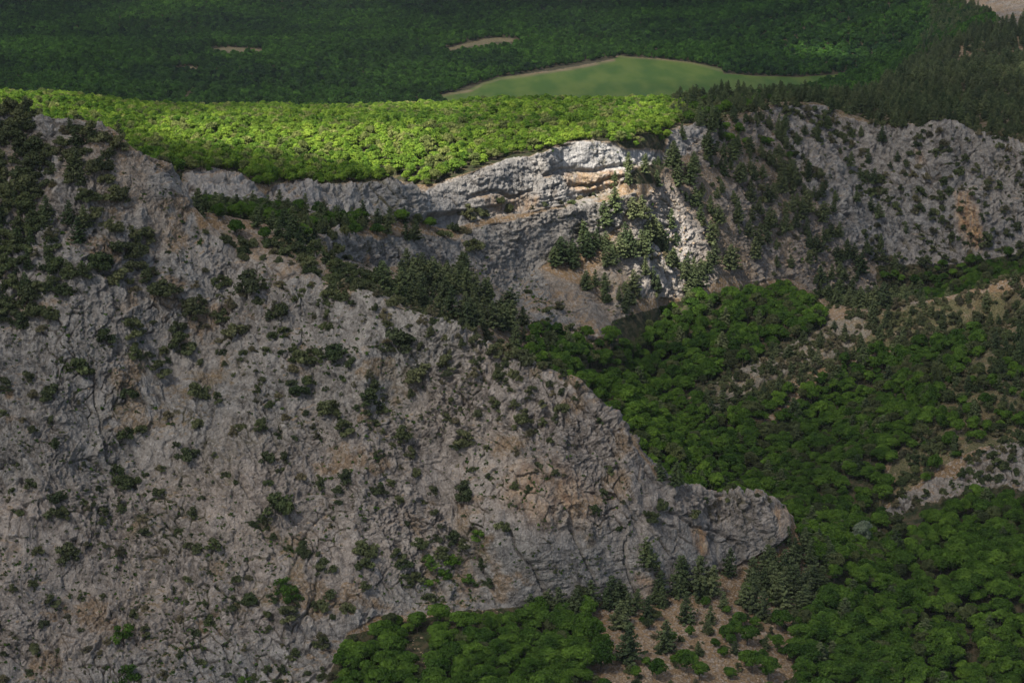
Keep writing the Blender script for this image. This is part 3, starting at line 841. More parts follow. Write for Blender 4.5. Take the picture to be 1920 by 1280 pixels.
def leaf_quads(P_, N_, size, rg, flat=.5):
    """leaf-clump faces at points P_, turned mostly along N_"""
    n = len(P_)
    nn = N_ * flat + rg.normal(size=(n, 3)) * (1 - flat)
    nn /= np.linalg.norm(nn, axis=1)[:, None] + 1e-9
    t = np.cross(nn, rg.normal(size=(n, 3))); t /= np.linalg.norm(t, axis=1)[:, None] + 1e-9
    b = np.cross(nn, t)
    s = (size * rg.uniform(.6, 1.35, n))[:, None]
    e = rg.uniform(.5, .9, n)[:, None]
    v = np.stack([P_ - t * s, P_ - b * s * e + nn * s * .18, P_ + t * s, P_ + b * s * e - nn * s * .18], 1)
    return v.reshape(-1, 3)

def tube(p0, p1, r0, r1, k=6):
    p0, p1 = np.array(p0, float), np.array(p1, float)
    d = p1 - p0; d /= np.linalg.norm(d) + 1e-9
    a = np.cross(d, [0.3, .9, .1]); a /= np.linalg.norm(a); b = np.cross(d, a)
    an = np.arange(k) / k * 2 * math.pi
    ring = np.cos(an)[:, None] * a + np.sin(an)[:, None] * b
    v = np.vstack([p0 + ring * r0, p1 + ring * r1])
    f = [(i, (i + 1) % k, k + (i + 1) % k, k + i) for i in range(k)]
    return v, np.array(f)

def make_trunk(name, segs):
    V, F, o = [], [], 0
    for s in segs:
        v, f = tube(*s)
        V.append(v); F.append(f + o); o += len(v)
    me = np_mesh(name, np.vstack(V), np.vstack(F), 4)
    me.materials.append(M_BARK); me.shade_smooth()
    return me

def crown_mesh(name, v, mat):
    me = np_mesh(name, v, np.arange(len(v)).reshape(-1, 4), 4)
    me.materials.append(mat)
    return me

def sph(rg, n):
    a = rg.normal(size=(n, 3)); return a / np.linalg.norm(a, axis=1)[:, None]

# every kind is made about 1 m tall or 1 m wide and scaled where it stands
def broad(seed, nl=26, per=70, q=.045, mat=None):
    """rounded crown of many lobes, height 1, width about 0.95"""
    rg = np.random.default_rng(seed)
    V = []
    segs = [((0, 0, -.12), (.01, .0, .30), .028, .022), ((.01, 0, .30), (.03, .02, .62), .022, .010)]
    asym = rg.uniform(.85, 1.15, 3)
    for i in range(nl):
        d = sph(rg, 1)[0]; d[2] = abs(d[2]) * 1.0 - .25
        rr_ = rg.uniform(.55, 1.0)
        c = np.array([d[0] * .34 * asym[0], d[1] * .34 * asym[1], .54 + d[2] * .33 * asym[2]]) * [rr_, rr_, 1]
        rl = rg.uniform(.10, .19)
        s = sph(rg, per)
        s[:, 2] = np.abs(s[:, 2]) * .9 - .25
        pts = c + s * rl * [1, 1, .8] * rg.uniform(.75, 1.08, (per, 1))
        V.append(leaf_quads(pts, s, q, rg, .62))
        if i < 5:
            segs.append(((.02, .01, .3 + .05 * i), tuple(c), .012, .004))
    core = sph(rg, 160) * [.27, .27, .26] * rg.uniform(.3, 1, (160, 1)) + [0, 0, .5]
    V.append(leaf_quads(core, sph(rg, 160), q * 1.5, rg, .1))
    return crown_mesh('crown', np.vstack(V), mat), make_trunk('trunk', segs)

def pine(seed, mat=None, q=.034, lev=15, open_=.0, ratio=.30):
    """conical, height 1, layered branches with gaps"""
    rg = np.random.default_rng(seed)
    V = []
    lean = rg.normal(size=2) * .02
    segs = [((0, 0, -.08), (lean[0], lean[1], .55), .022, .013), ((lean[0], lean[1], .55), (lean[0] * 1.6, lean[1] * 1.6, .97), .013, .003)]
    low = rg.uniform(.06, .16) + open_
    for i in range(lev):
        t = i / (lev - 1)
        z = low + (0.96 - low) * t
        L = ratio * (1 - t) ** .72 * rg.uniform(.8, 1.12) + .025
        if t < .15: L *= .75 + t
        nb_ = int(6 - 2 * t)
        a0 = rg.uniform(0, 6.28)
        for k in range(nb_):
            if rg.random() < .10: continue
            a = a0 + k / nb_ * 6.283 + rg.normal() * .25
            l_ = L * rg.uniform(.65, 1.15)
            dirv = np.array([math.cos(a), math.sin(a), 0])
            m = max(3, int(l_ / .032))
            for j in range(m):
                u = (j + .6) / m
                p = np.array([lean[0] * z, lean[1] * z, z]) + dirv * l_ * u + [0, 0, (-.10 * u + .13 * u * u) * l_ * 2]
                kk = 6
                pts = p + rg.normal(size=(kk, 3)) * [.020, .020, .010] * (1.3 - .5 * u)
                N_ = np.tile([0, 0, 1.0], (kk, 1)) + dirv * .35
                V.append(leaf_quads(pts, N_, q * (1.1 - .35 * t), rg, .6))
            if k % 2 == 0 and t < .8:
                segs.append(((lean[0] * z, lean[1] * z, z), tuple(np.array([lean[0] * z, lean[1] * z, z]) + dirv * l_ * .8), .005, .002, 4))
    return crown_mesh('crown', np.vstack(V), mat), make_trunk('trunk', segs)

def bush(seed, mat=None, q=.042, nl=15, per=60, hgt=.62):
    """low uneven mound of foliage, width about 1"""
    rg = np.random.default_rng(seed)
    V, segs = [], []
    ang = rg.uniform(0, 6.28); el = rg.uniform(.75, 1.0)
    for i in range(nl):
        a = rg.uniform(0, 6.28); r_ = rg.uniform(.0, .36) ** .8
        zc = rg.uniform(.12, hgt) * (1 - .5 * r_ / .4)
        x_, y_ = math.cos(a) * r_, math.sin(a) * r_ * el
        c = np.array([x_ * math.cos(ang) - y_ * math.sin(ang), x_ * math.sin(ang) + y_ * math.cos(ang), zc])
        rl = rg.uniform(.09, .19)
        s = sph(rg, per); s[:, 2] = s[:, 2] * .8 + .15
        V.append(leaf_quads(c + s * rl * [1, 1, .75] * rg.uniform(.6, 1.15, (per, 1)), s, q, rg, .5))
        segs.append(((0, 0, -.12), tuple(c), .016, .004, 4))
    return crown_mesh('crown', np.vstack(V), mat), make_trunk('trunk', segs[:6])

def joined(pair, name, mat_scale=1):
    """crown and trunk as one mesh (for trees too small to show their parts)"""
    cr, tk = pair
    def arr(me):
        v = np.empty(len(me.vertices) * 3, np.float32); me.vertices.foreach_get('co', v)
        f = np.empty(len(me.loops), np.int32); me.loops.foreach_get('vertex_index', f)
        return v.reshape(-1, 3), f.reshape(-1, 4)
    v1, f1 = arr(cr); v2, f2 = arr(tk)
    me = np_mesh(name, np.vstack([v1, v2]), np.vstack([f1, f2 + len(v1)]), 4)
    me.materials.append(cr.materials[0]); me.materials.append(M_BARK)
    mi = np.zeros(len(f1) + len(f2), np.int32); mi[len(f1):] = 1
    me.polygons.foreach_set('material_index', mi)
    return me
PB_ = [broad(10 + i, mat=M_BROAD, nl=26, per=120, q=.034) for i in range(6)]
PD_ = [broad(180 + i, mat=M_DULL, nl=24, per=90, q=.032) for i in range(3)]
PS_ = [broad(190, mat=M_SILVER, nl=30, per=110, q=.032)]
PBr = [broad(30 + i, mat=M_BRIGHT, nl=22, per=60, q=.046) for i in range(5)]
PP_ = [pine(50 + i, mat=M_PINE, ratio=[.36, .42, .32, .44, .38, .50][i], open_=[0, .02, 0, .08, 0, .05][i]) for i in range(6)]
PU_ = [bush(70 + i, mat=M_BUSH, nl=20, per=70, q=.05, hgt=[.5, .62, .75, .9, .6, .42][i]) for i in range(6)]
PUO = [bush(200 + i, mat=M_OLIVE, nl=18, per=64, q=.048, hgt=[.5, .65, .8, .55][i]) for i in range(4)]
PUG = [bush(90 + i, mat=M_BROAD, hgt=[.6, .75, .9][i]) for i in range(3)]
PF_ = [broad(110 + i, mat=M_FAR, nl=14, per=20, q=.10) for i in range(4)]
PFP = [pine(130 + i, mat=M_PINE, q=.075, lev=7, ratio=.34) for i in range(3)]
TUF = [bush(150 + i, mat=[M_BUSH, M_BROAD, M_BUSH][i], nl=6, per=16, q=.10, hgt=.4) for i in range(3)]
print('prototypes', round(time.time() - T0, 1))

# ------------------------------------------------------------------ where they stand
CUM = np.minimum.accumulate(SL, axis=0)
def surf(x, y):
    """surface of the modelled land under plan positions, with a visibility test"""
    a = x / y
    c = np.clip(np.searchsorted(acol, a), 0, GC - 1)
    r = np.empty(len(x), int)
    order = np.argsort(c, kind='stable')
    cs = c[order]
    st_ = np.searchsorted(cs, np.arange(GC + 1))
    for k in range(GC):
        if st_[k + 1] > st_[k]:
            ii = order[st_[k]:st_[k + 1]]
            r[ii] = np.clip(np.searchsorted(VY[:, k], y[ii]), 0, GN - 1)
    return r, c
def grid_points(y0, y1, sp, amax=.38, seed=0):
    rg = np.random.default_rng(seed)
    ys_ = np.arange(y0, y1, sp)
    out = []
    for yy in ys_:
        n = int(2 * amax * yy / sp)
        xx = (np.arange(n) + rg.uniform(0, 1)) * sp - amax * yy
        out.append(np.stack([xx + rg.uniform(-.42, .42, n) * sp, yy + rg.uniform(-.42, .42, n) * sp], 1))
    p = np.vstack(out)
    return p[:, 0], p[:, 1]
def seen(x, y, h):
    a = np.clip((x / y - A0) / (A1 - A0) * (NA - 1), 0, NA - 1).astype(int)
    j = np.clip(np.interp(y, YR, np.arange(NY)), 0, NY - 1).astype(int)
    s = SL[j, a]
    return (s <= CUM[j, a] + (h + 12) / y)

HOLD = sstep(.06, .34, blur(blur(CR, 2.5, 0), 2.5, 1)) * .8 + ledge * .5
TREES = []    # kind, x, y, z, size, zone, proto set, proto index
def add(kind, x, y, z, s, zone_, setname, rg):
    TREES.append((kind, x, y, z, s, zone_, setname))
def scatter(kind, zone_, poly, y0, y1, sp, size, setname, prob=1.0, seed=0, noise=None, offset=0.3, excl=(), crk=False):
    x, y = grid_points(y0, y1, sp, seed=seed)
    z = ground_z(x, y)
    px, py = project(x, y, z)
    m = (py > -40) & (py < 1420) & (px > -480) & (px < 2400)
    jx, jy = fbm(x, y, x * 0, 11, 3, 301) * 26 * 400 / y, fbm(x, y, x * 0, 11, 3, 302) * 16 * 400 / y
    m &= inpoly(px + jx, py + jy, poly) if poly is not None else True
    for e in excl: m &= ~inpoly(px, py, e)
    x, y, z, px, py = x[m], y[m], z[m], px[m], py[m]
    rg = np.random.default_rng(seed + 1000)
    p = np.full(len(x), prob)
    if noise:
        sc_, lo, hi, sd = noise
        p = p * sstep(lo, hi, fbm(x, y, x * 0, sc_, 3, sd))
    m = (rg.random(len(x)) < p) & seen(x, y, size[1])
    x, y = x[m], y[m]
    r, c = surf(x, y)
    n = 0
    hold = rg.random(len(x)) * .55
    for i in range(len(x)):
        if crk and HOLD[r[i], c[i]] < hold[i]: continue
        s = rg.uniform(*size)
        TREES.append((kind, DX[r[i], c[i]], DY[r[i], c[i]], DZ[r[i], c[i]] - offset, s, zone_, setname))
        n += 1
    return n
def put(kind, zone_, lst, setname, ymin=0, ymax=1e9, sc=1.0, drop=.3):
    """hand-placed: column and row of the foot, and the width or height in columns"""
    for q in lst:
        px, py, w = q[:3]
        x, y, z = hit(px, py, ymin)
        r, c = surf(np.array([x]), np.array([y]))
        s = w * y / FOC * sc
        TREES.append((kind, float(DX[r[0], c[0]]), float(DY[r[0], c[0]]), float(DZ[r[0], c[0]]) - drop, s, zone_, q[3] if len(q) > 3 else setname))

# --- big woods
PLAT = [(-450,120),(0,150),(100,160),(200,175),(400,190),(750,180),(1000,190),(1300,160),(1275,225),(1262,240),(1245,280),(1165,278),(1130,259),(1060,264),(1020,280),(960,294),(900,307),(830,338),(800,354),
        (775,354),(745,334),(680,345),(610,345),(580,336),(520,343),(500,362),(480,342),(450,321),(400,316),(345,324),(330,420),(-450,420)]
scatter('wood', 'plateau', PLAT, 466, 960, 2.3, (2.0, 4.8), 'bright', seed=1)
scatter('wood', 'distant', None, 1130, 2150, 4.2, (3.4, 7.0), 'far', seed=2,
        excl=[FIELD, [(805,190),(885,160),(1000,134),(1150,108),(1150,120),(1000,146),(900,170),(850,188)],[(1760,-60),(2300,-60),(2300,60),(1960,60),(1860,40),(1800,20)],
              [(832,92),(880,80),(930,71),(975,75),(975,84),(930,90),(880,100),(840,104)],[(328,128),(350,126),(372,130),(372,140),(350,138),(330,138)],[(392,92),(440,90),(495,95),(490,106),(440,108),(396,104)],[(336,196),(352,174),(364,160),(368,164),(350,196)],
              [(1700,180),(1700,128),(1760,90),(1990,0),(1990,180)]])
scatter('pine', 'distant slope', [(1640,170),(1700,128),(1740,60),(1740,-20),(2300,-60),(2300,170)], 880, 1700, 4.4, (5, 8.5), 'pinefar', prob=.9, seed=3, noise=(40, -.45, .15, 5), excl=[[(1760,-60),(2000,-60),(2000,30),(1900,45),(1840,28)]])
SHOULDER = [(1262,245),(1262,190),(1300,168),(1450,158),(1600,150),(1640,150),(1760,118),(2300,60),(2300,330),(1920,285),(1850,262),(1770,240),(1680,246),(1600,235),(1540,205),(1460,205),(1400,220),(1335,240)]
scatter('pine', 'shoulder', SHOULDER, 625, 1120, 4.3, (3.6, 7.0), 'pine', prob=.75, seed=4, noise=(16, -.5, .15, 6))
scatter('bush', 'shoulder', SHOULDER, 625, 1000, 3.6, (2.0, 4.5), 'bush', prob=.55, seed=5)
scatter('broad', 'shoulder', [(1262,260),(1262,190),(1300,170),(1480,165),(1560,175),(1450,200),(1380,215),(1300,225)], 625, 900, 4.0, (2.8, 5.0), 'broad', prob=.5, seed=65)
VAL_EX = [(1290,745),(1400,690),(1480,650),(1560,605),(1560,690),(1450,760),(1350,790)]
VPOLY = [(1150,640),(1290,595),(1350,560),(1480,553),(1560,612),(1480,650),(1290,745),(1350,795),(1450,785),(1560,690),(1750,640),(1850,640),(1740,790),(1660,870),(1640,1028),(1720,985),(1840,942),(2350,936),(2350,1420),
         (1480,1420),(1500,1180),(1540,1100),(1500,1020),(1486,1000),(1480,940),(1300,890),(1190,780),(1090,690),(1000,620),(1145,672)]
VBACK = [(1145,640),(1300,560),(1500,700),(1560,900),(1560,1060),(1500,1030),(1300,960),(1150,860),(1060,740),(960,670),(1000,640)]
scatter('broad', 'ravine', VPOLY, 412, 640, 2.6, (2.6, 5.6), 'broad', prob=.95, seed=6, excl=[VAL_EX])
scatter('broad', 'ravine', VBACK, 412, 560, 2.7, (2.6, 5.6), 'broad', prob=.95, seed=61, excl=[VAL_EX, VPOLY])
scatter('broad', 'ravine', [(1496,1000),(1560,950),(1640,1028),(1720,985),(1840,942),(2350,936),(2350,1440),(1470,1440),(1490,1200),(1545,1110)], 280, 412, 2.9, (2.8, 6.4), 'broad', prob=.95, seed=62)
put('broad', 'ravine', [(1618,1030,62,'silver'),(1590,1034,48,'silver')], 'silver', 380)
scatter('broad', 'ravine', VPOLY, 350, 640, 5.5, (3.0, 5.8), 'dull', prob=.5, seed=63, excl=[VAL_EX])
scatter('pine', 'ravine', VPOLY, 350, 640, 7.5, (4.5, 7.5), 'pine', prob=.35, seed=7, excl=[VAL_EX])
scatter('broad', 'ravine head', [(1640,520),(1760,505),(1960,478),(2350,440),(2350,520),(1920,530),(1760,580),(1700,585)], 565, 690, 3.0, (3.4, 5), 'broad', seed=8)
FR = [(560,1420),(615,1310),(645,1212),(700,1184),(830,1166),(960,1168),(1100,1142),(1120,1185),(1090,1230),(1130,1300),(1100,1420)]
scatter('broad', 'front wood', FR, 300, 366, 2.6, (2.8, 5.6), 'broad', seed=9, excl=[[(760,1195),(800,1200),(800,1240),(770,1270),(755,1240)]])
scatter('pine', 'front wood', [(960,1150),(1110,1118),(1260,1100),(1340,1070),(1320,1120),(1200,1160),(1050,1190)], 352, 380, 4.2, (4.0, 6.0), 'pine', prob=.7, seed=10)
scatter('pine', 'nose foot', [(1395,1060),(1480,1012),(1540,1030),(1560,1090),(1530,1160),(1470,1150),(1420,1120)], 362, 400, 3.6, (4.0, 6.5), 'pine', prob=.85, seed=11)
scatter('pine', 'scree edge', [(1470,1130),(1560,1080),(1640,1150),(1560,1280),(1480,1200)], 330, 385, 6, (4.0, 6.0), 'pine', prob=.4, seed=12)
scatter('broad', 'front scree', [(1120,1170),(1330,1120),(1500,1090),(1510,1300),(1090,1300)], 325, 385, 4.2, (1.2, 3.4), 'broad', prob=.5, seed=72)
scatter('bush', 'front scree', [(1120,1150),(1330,1110),(1500,1080),(1510,1300),(1090,1300)], 325, 385, 3.2, (.8, 2.2), 'bush', prob=.4, seed=73)
# --- spurs
SPUR = [(1290,745),(1400,690),(1480,650),(1560,605),(1760,565),(1920,520),(2300,470),(2300,800),(1920,815),(1840,838),(1700,920),(1640,1000),(1640,960),(1700,800),(1850,660),(1850,640),(1750,640),(1560,690),(1450,780),(1350,795)]
scatter('bush', 'spur', SPUR, 425, 600, 2.6, (1.8, 4.2), 'bush', prob=.5, seed=71)
scatter('bush', 'spur', SPUR, 425, 600, 2.4, (1.6, 4.0), 'busho', prob=.62, seed=13, noise=(12, -.6, .0, 7))
scatter('pine', 'spur', SPUR, 425, 600, 5.0, (3.0, 5.5), 'pine', prob=.5, seed=14)
scatter('bush', 'upper face', [(380,450),(560,500),(700,550),(870,628),(960,655),(1040,700),(1000,780),(800,790),(500,720),(250,660),(200,560),(300,480)], 345, 405, 2.6, (1.0, 2.6), 'busho', prob=.4, seed=64)
scatter('broad', 'spur', [(1660,870),(1740,770),(1900,740),(2300,720),(2300,830),(1920,815),(1840,838),(1760,900),(1690,920)], 430, 480, 3.1, (2.6, 4.6), 'dull', prob=.7, seed=66)
scatter('broad', 'spur', [(1740,640),(1850,640),(1920,700),(2300,700),(2300,830),(1920,815),(1840,835),(1750,860),(1740,790),(1850,700)], 430, 540, 4.0, (3.5, 5), 'broad', prob=.5, seed=15)
scatter('bush', 'small crag', SMALLROCK, 425, 475, 2.2, (1.3, 3.6), 'bush', prob=.7, seed=16)
# --- right-hand mountain
SCREE = [(1145,665),(1160,600),(1090,540),(1180,480),(1250,400),(1200,370),(1262,300),(1340,235),(1450,205),(1470,260),(1500,330),(1560,420),(1640,500),(1700,560),(1745,575),(1640,600),(1580,590),(1540,560),(1480,520),(1420,530),(1350,520),(1290,560),(1200,560)]
scatter('pine', 'scree', SCREE, 470, 720, 3.6, (3.2, 8.0), 'pine', prob=.85, seed=17, noise=(9, -.45, .2, 8))
scatter('bush', 'scree', SCREE, 470, 720, 3.8, (1.5, 4.0), 'bush', prob=.5, seed=18)
scatter('bush', 'slabs', RIGHTROCK, 600, 760, 2.3, (1.2, 4.4), 'bush', prob=.8, seed=19, noise=(12, -.4, .25, 9))
scatter('pine', 'slabs', [(1450,200),(1600,228),(1700,300),(1700,560),(1560,420),(1470,260)], 600, 760, 5, (3.5, 6.5), 'pine', prob=.55, seed=20)
scatter('broad', 'scree top', [(1345,250),(1420,240),(1500,260),(1500,300),(1400,310),(1370,280)], 620, 700, 5.0, (3.5, 5), 'broad', prob=.6, seed=21)
scatter('pine', 'scree top', [(1280,230),(1450,190),(1480,290),(1420,350),(1340,340),(1290,290)], 600, 720, 5.5, (3.5, 6), 'pine', prob=.4, seed=22)
# --- ledges and gully
LEDGE = [(365,405),(430,390),(500,393),(560,400),(640,406),(720,410),(800,416),(815,440),(760,452),(700,455),(640,443),(590,455),(520,470),(440,462),(370,450)]
scatter('pine', 'ledge', LEDGE, 424, 516, 3.6, (3.0, 6.0), 'pine', prob=.72, seed=23)
scatter('broad', 'ledge', LEDGE, 424, 516, 5.0, (3.6, 5.2), 'broad', prob=.7, seed=24)
GULLY = [(690,540),(720,528),(780,520),(850,520),(900,530),(940,570),(980,620),(1050,665),(1100,690),(1090,716),(960,655),(870,628),(760,582),(700,550)]
scatter('pine', 'gully', GULLY, 400, 530, 3.9, (4.0, 8.0), 'pine', prob=.75, seed=25)
scatter('pine', 'sunlit grove', [(1000,500),(1040,470),(1080,440),(1120,405),(1180,385),(1240,395),(1255,450),(1230,500),(1130,505),(1050,515)], 500, 580, 3.9, (5.5, 9), 'pine', prob=.8, seed=26)
scatter('pine', 'sunlit slope', [(1150,500),(1260,480),(1330,520),(1290,560),(1180,580),(1145,560)], 500, 590, 5, (5, 7.5), 'pine', prob=.55, seed=27)
scatter('pine', 'grove by cliff end', [(1150,330),(1180,315),(1250,310),(1256,345),(1190,358),(1150,356)], 555, 600, 3.4, (4, 6), 'pine', prob=.8, seed=28)
put('bush', 'cliff foot', [(935,384,26),(955,392,34),(900,400,34),(880,410,40),(915,402,26),(850,432,30),(868,436,26),(1050,383,26),(1068,386,22),(1020,386,20),(830,445,36),(995,392,16),(1110,372,16),(1085,380,18)], 'bush', 480)
# --- near hill and rock face
OUTC = [(70,222),(130,212),(150,195),(203,200),(210,262),(150,240),(80,250)]
UL = [(-450,190),(0,205),(130,215),(145,225),(205,235),(212,290),(185,350),(160,450),(190,520),(100,560),(-450,620)]
scatter('bush', 'left hill', UL, 370, 432, 2.1, (2.4, 5.8), 'bush', prob=.72, seed=29, noise=(9, -.45, .15, 10), excl=[OUTC])
scatter('pine', 'left hill', UL, 370, 432, 3.6, (3.2, 5.6), 'pine', prob=.5, seed=30, excl=[OUTC])
scatter('bush', 'left hill', [(-450,200),(0,250),(90,300),(120,420),(60,600),(-450,700)], 365, 432, 2.2, (2.2, 5.0), 'bush', prob=.6, seed=67)
scatter('bush', 'left hill', [(180,285),(290,295),(350,390),(370,450),(300,520),(180,580),(0,640),(-450,700),(-450,600),(100,560),(150,450)], 365, 430, 2.3, (2.4, 5.8), 'bush', prob=.6, seed=31, noise=(12, -.35, .2, 11))
scatter('bush', 'upper face', [(380,450),(560,500),(700,550),(870,628),(960,655),(1040,700),(1000,780),(800,790),(500,720),(250,660),(200,560),(300,480)], 345, 405, 1.5, (1.0, 3.4), 'bush', prob=.8, seed=32, noise=(9, -.45, .3, 12), crk=True)
scatter('bush', 'rock face', [(-300,600),(300,640),(800,780),(1100,760),(1220,900),(1250,1080),(700,1160),(560,1400),(-300,1400)], 325, 385, 1.6, (.7, 2.8), 'bush', prob=.62, seed=35, noise=(10, -.4, .3, 13), crk=True)
scatter('bush', 'ridge', [(560,500),(700,548),(870,628),(960,655),(1090,716),(1050,760),(900,700),(760,640),(560,560)], 370, 412, 2.2, (1.6, 3.8), 'bush', prob=.55, seed=36)
scatter('bush', 'bench', [(375,430),(560,450),(620,440),(620,490),(700,510),(760,560),(1000,660),(1110,725),(960,665),(870,640),(700,560),(560,510),(450,480)], 385, 480, 2.4, (1.8, 4.2), 'bush', prob=.6, seed=33)
scatter('bush', 'lower spur rocks', [(960,540),(1040,560),(1145,660),(1080,700),(1000,620)], 440, 525, 4.0, (1.8, 4.0), 'bush', prob=.45, seed=34)
FACE = [(385,20,70),(230,75,30),(310,130,110),(500,80,60),(680,55,100),(600,130,80),(20,185,60),(95,140,60),(190,220,90),(125,212,50),(470,225,70),(10,285,50),(740,225,90),(740,335,60),(630,305,50),
 (470,365,70),(520,350,50),(820,245,50),(900,335,50),(880,365,40),(980,350,60),(1050,355,60),(1065,300,40),(1245,280,90),(1205,100,60),(1160,165,60),(1295,165,50),(1300,365,70),(1510,375,80),(1670,120,70),
 (1400,200,40),(1330,115,50),(1090,130,50),(1000,465,60),(705,455,90),(445,485,60),(465,545,90),(75,475,30),(120,545,60),(590,580,40),(500,552,30),(365,552,30),(45,580,40),(215,605,70),(200,655,70),(240,680,50),
 (455,622,40),(320,645,30),(1000,548,40),(1060,492,40),(1295,540,60),(1420,560,60),(1045,640,105),(945,700,40),(1020,735,40),(1200,560,50),(1270,612,30),(1490,610,40),(1740,395,70),(1710,415,40),(1540,440,50),
 (1620,580,50),(1750,610,80),(1555,500,40),(545,730,60),(655,725,30),(710,730,25),(740,790,50),(800,780,60),(620,800,40),(155,805,50),(250,820,80),(120,920,50),(195,995,60),(385,975,35),(700,902,40),(1150,797,30),
 (930,985,70),(870,1000,40),(1360,800,90),(1370,865,80),(1195,875,60),(1250,870,40),(1060,940,80,'bushg'),(1090,985,90,'bushg'),(1080,1050,80),(1010,960,30),(1000,1030,40,'bushg'),(1005,1085,30,'bushg'),(785,1055,60),
 (850,1022,30),(465,1130,100,'bushg'),(330,1175,50),(125,1170,60),(215,1168,25),(255,1050,35,'bushg'),(155,1082,50),(480,1275,90,'bushg'),(675,1190,40,'bushg'),(690,1220,30,'bushg'),(915,1275,60,'bushg'),(985,1278,40,'bushg'),
 (855,1250,30),(605,1255,40),(300,1090,30),(1795,755,60,'bushg'),(1755,915,66,'bushg'),(1830,930,40),(1620,975,60),
 (1500,850,60),(1560,775,60),(1620,755,60),(1700,760,60),(1740,790,50,'bushg'),(1650,820,70),(1600,850,70,'bushg'),(1560,900,80),(1510,890,50),(1610,920,70,'bushg'),(1690,850,70,'bushg'),(1480,830,60),(1660,900,60,'bushg'),(1540,930,50),
 (1900,725,60),(1210,1010,60),(1300,1020,60),(1240,970,50),(1170,990,40)]
put('bush', 'rock face', [(q[0] / 2, 640 + q[1] / 2, q[2] / 2 * 1.22) + tuple(q[3:]) for q in FACE], 'bush', 0)
FACE2 = [(300,560,60),(355,600,50),(250,640,50),(620,560,40),(530,600,44),(445,640,50),(565,690,50),(640,680,50),(745,660,70),(790,720,60),(690,760,40),(560,745,44),
 (480,560,60),(410,540,40),(330,620,40),(880,470,40)]
put('bush', 'rock face', [(a, b, w * 1.1) for a, b, w in FACE2], 'bush', 0)
# crop of the ridge right of the face (840..1320 x 620..940 at 4x)
RIDGE = [(570,250,190),(690,330,90),(760,430,80),(880,440,70),(940,540,60),(190,350,100),(370,620,120),(490,580,90),(580,500,90),(690,600,90),(850,620,130),(560,690,160),(700,710,80),(800,710,80),
 (610,800,100),(765,860,80),(520,940,90),(100,880,120),(50,690,80),(1120,710,90),(1140,1240,80),(1200,1100,80),(840,1100,50),(440,300,60),(370,390,80),(450,420,70),(120,1240,150),(190,1060,70),(330,560,60),
 (230,740,40),(380,700,60),(150,610,40),(880,330,110),(950,370,60),(450,170,120),(330,210,130),(200,130,120),(80,60,100)]
put('bush', 'ridge', [(840 + a / 4, 620 + b / 4, w / 3.7) for a, b, w in RIDGE], 'bush', 0)
NOSE = [(610,370,110),(505,420,80),(555,500,120),(850,440,110),(330,350,60),(385,330,40),(320,530,80),(1110,340,60),(950,330,60),(1400,340,80),(1240,250,60),(120,420,100),(690,390,50),(640,480,40),(1320,320,50)]
put('bush', 'nose', [(1080 + a / 4, 860 + b / 4, w / 3.3) for a, b, w in NOSE], 'bush', 0)
put('pine', 'nose back', [(1238,905,40),(1255,912,48),(1275,912,44),(1295,912,46),(1315,914,40),(1335,918,36),(1355,920,32),(1400,926,26),(1425,930,28),(1450,934,26)], 'pine', 378, sc=1.1)
# crop (960..1920 x 640..1280 at 2x): pines and bushes on the front scree; height of the tree
SCR = [(575,1165,130),(435,1210,150),(405,1080,110),(505,1045,90),(620,940,130),(650,1055,110),(700,950,150),(740,960,120),(630,900,90),(490,860,110),(810,885,100),(790,1010,70),(740,1060,70),(730,1100,60),
 (975,960,130),(1010,1000,130),(900,1010,140),(935,1040,110),(960,900,130),(900,920,120),(870,1000,90),(1020,900,120),(1060,960,130),(1090,980,120),(1130,930,90),(380,1000,110),(300,1010,110),(240,1040,110),(180,1030,100),(120,1020,100),(60,1050,100),
 (560,1000,80),(540,960,90),(420,990,80),(1060,1040,50),(700,1180,50),(830,1170,50),(950,1160,60)]
put('pine', 'front scree', [(960 + a / 2, 640 + b / 2, w / 2 * 1.2) for a, b, w in SCR], 'pine', 0)
SCB = [(835,1110,70),(880,1140,70),(910,1080,50),(800,1130,60),(790,1190,50),(1010,1090,90),(990,1170,60),(650,1250,90),(700,1270,70),(540,1270,80),(460,1270,60),(720,1000,40),(880,960,50),(900,920,50),(850,1080,60),(940,1210,60),
 (1050,1210,80),(900,1240,90),(960,1270,90),(820,1270,50),(760,1150,40),(500,1220,40),(300,1150,110),(330,1240,110),(240,1250,120),(340,1190,90),(230,1180,80),(1080,1150,90),(1100,1080,70)]
put('broad', 'front scree', [(960 + a / 2, 640 + b / 2, w / 2 * 1.3) for a, b, w in SCB], 'broad', 0)
print('scattered', len(TREES), round(time.time() - T0, 1))

PBD_ = [broad(220 + i, mat=M_BRDULL, nl=20, per=56, q=.046) for i in range(3)]
SETS = {'brightdull': PBD_, 'busho': PUO, 'dull': PD_, 'silver': PS_, 'broad': PB_, 'bright': PBr, 'pine': PP_, 'bush': PU_, 'bushg': PUG, 'far': PF_, 'pinefar': PFP}
JOINED = {k: [joined(p, {'brightdull': 'tree', 'dull': 'tree', 'silver': 'tree', 'broad': 'tree', 'bright': 'tree', 'pine': 'pine', 'bush': 'shrub', 'busho': 'shrub', 'bushg': 'shrub', 'far': 'tree', 'pinefar': 'pine'}[k]) for p in v] for k, v in SETS.items()}
TUFJ = [joined(p, 'tuft') for p in TUF]
WSC = {'broad': 1.0, 'bright': 1.0, 'pine': 1.0, 'bush': 1.0, 'bushg': 1.0, 'far': 1.0, 'pinefar': 1.0}

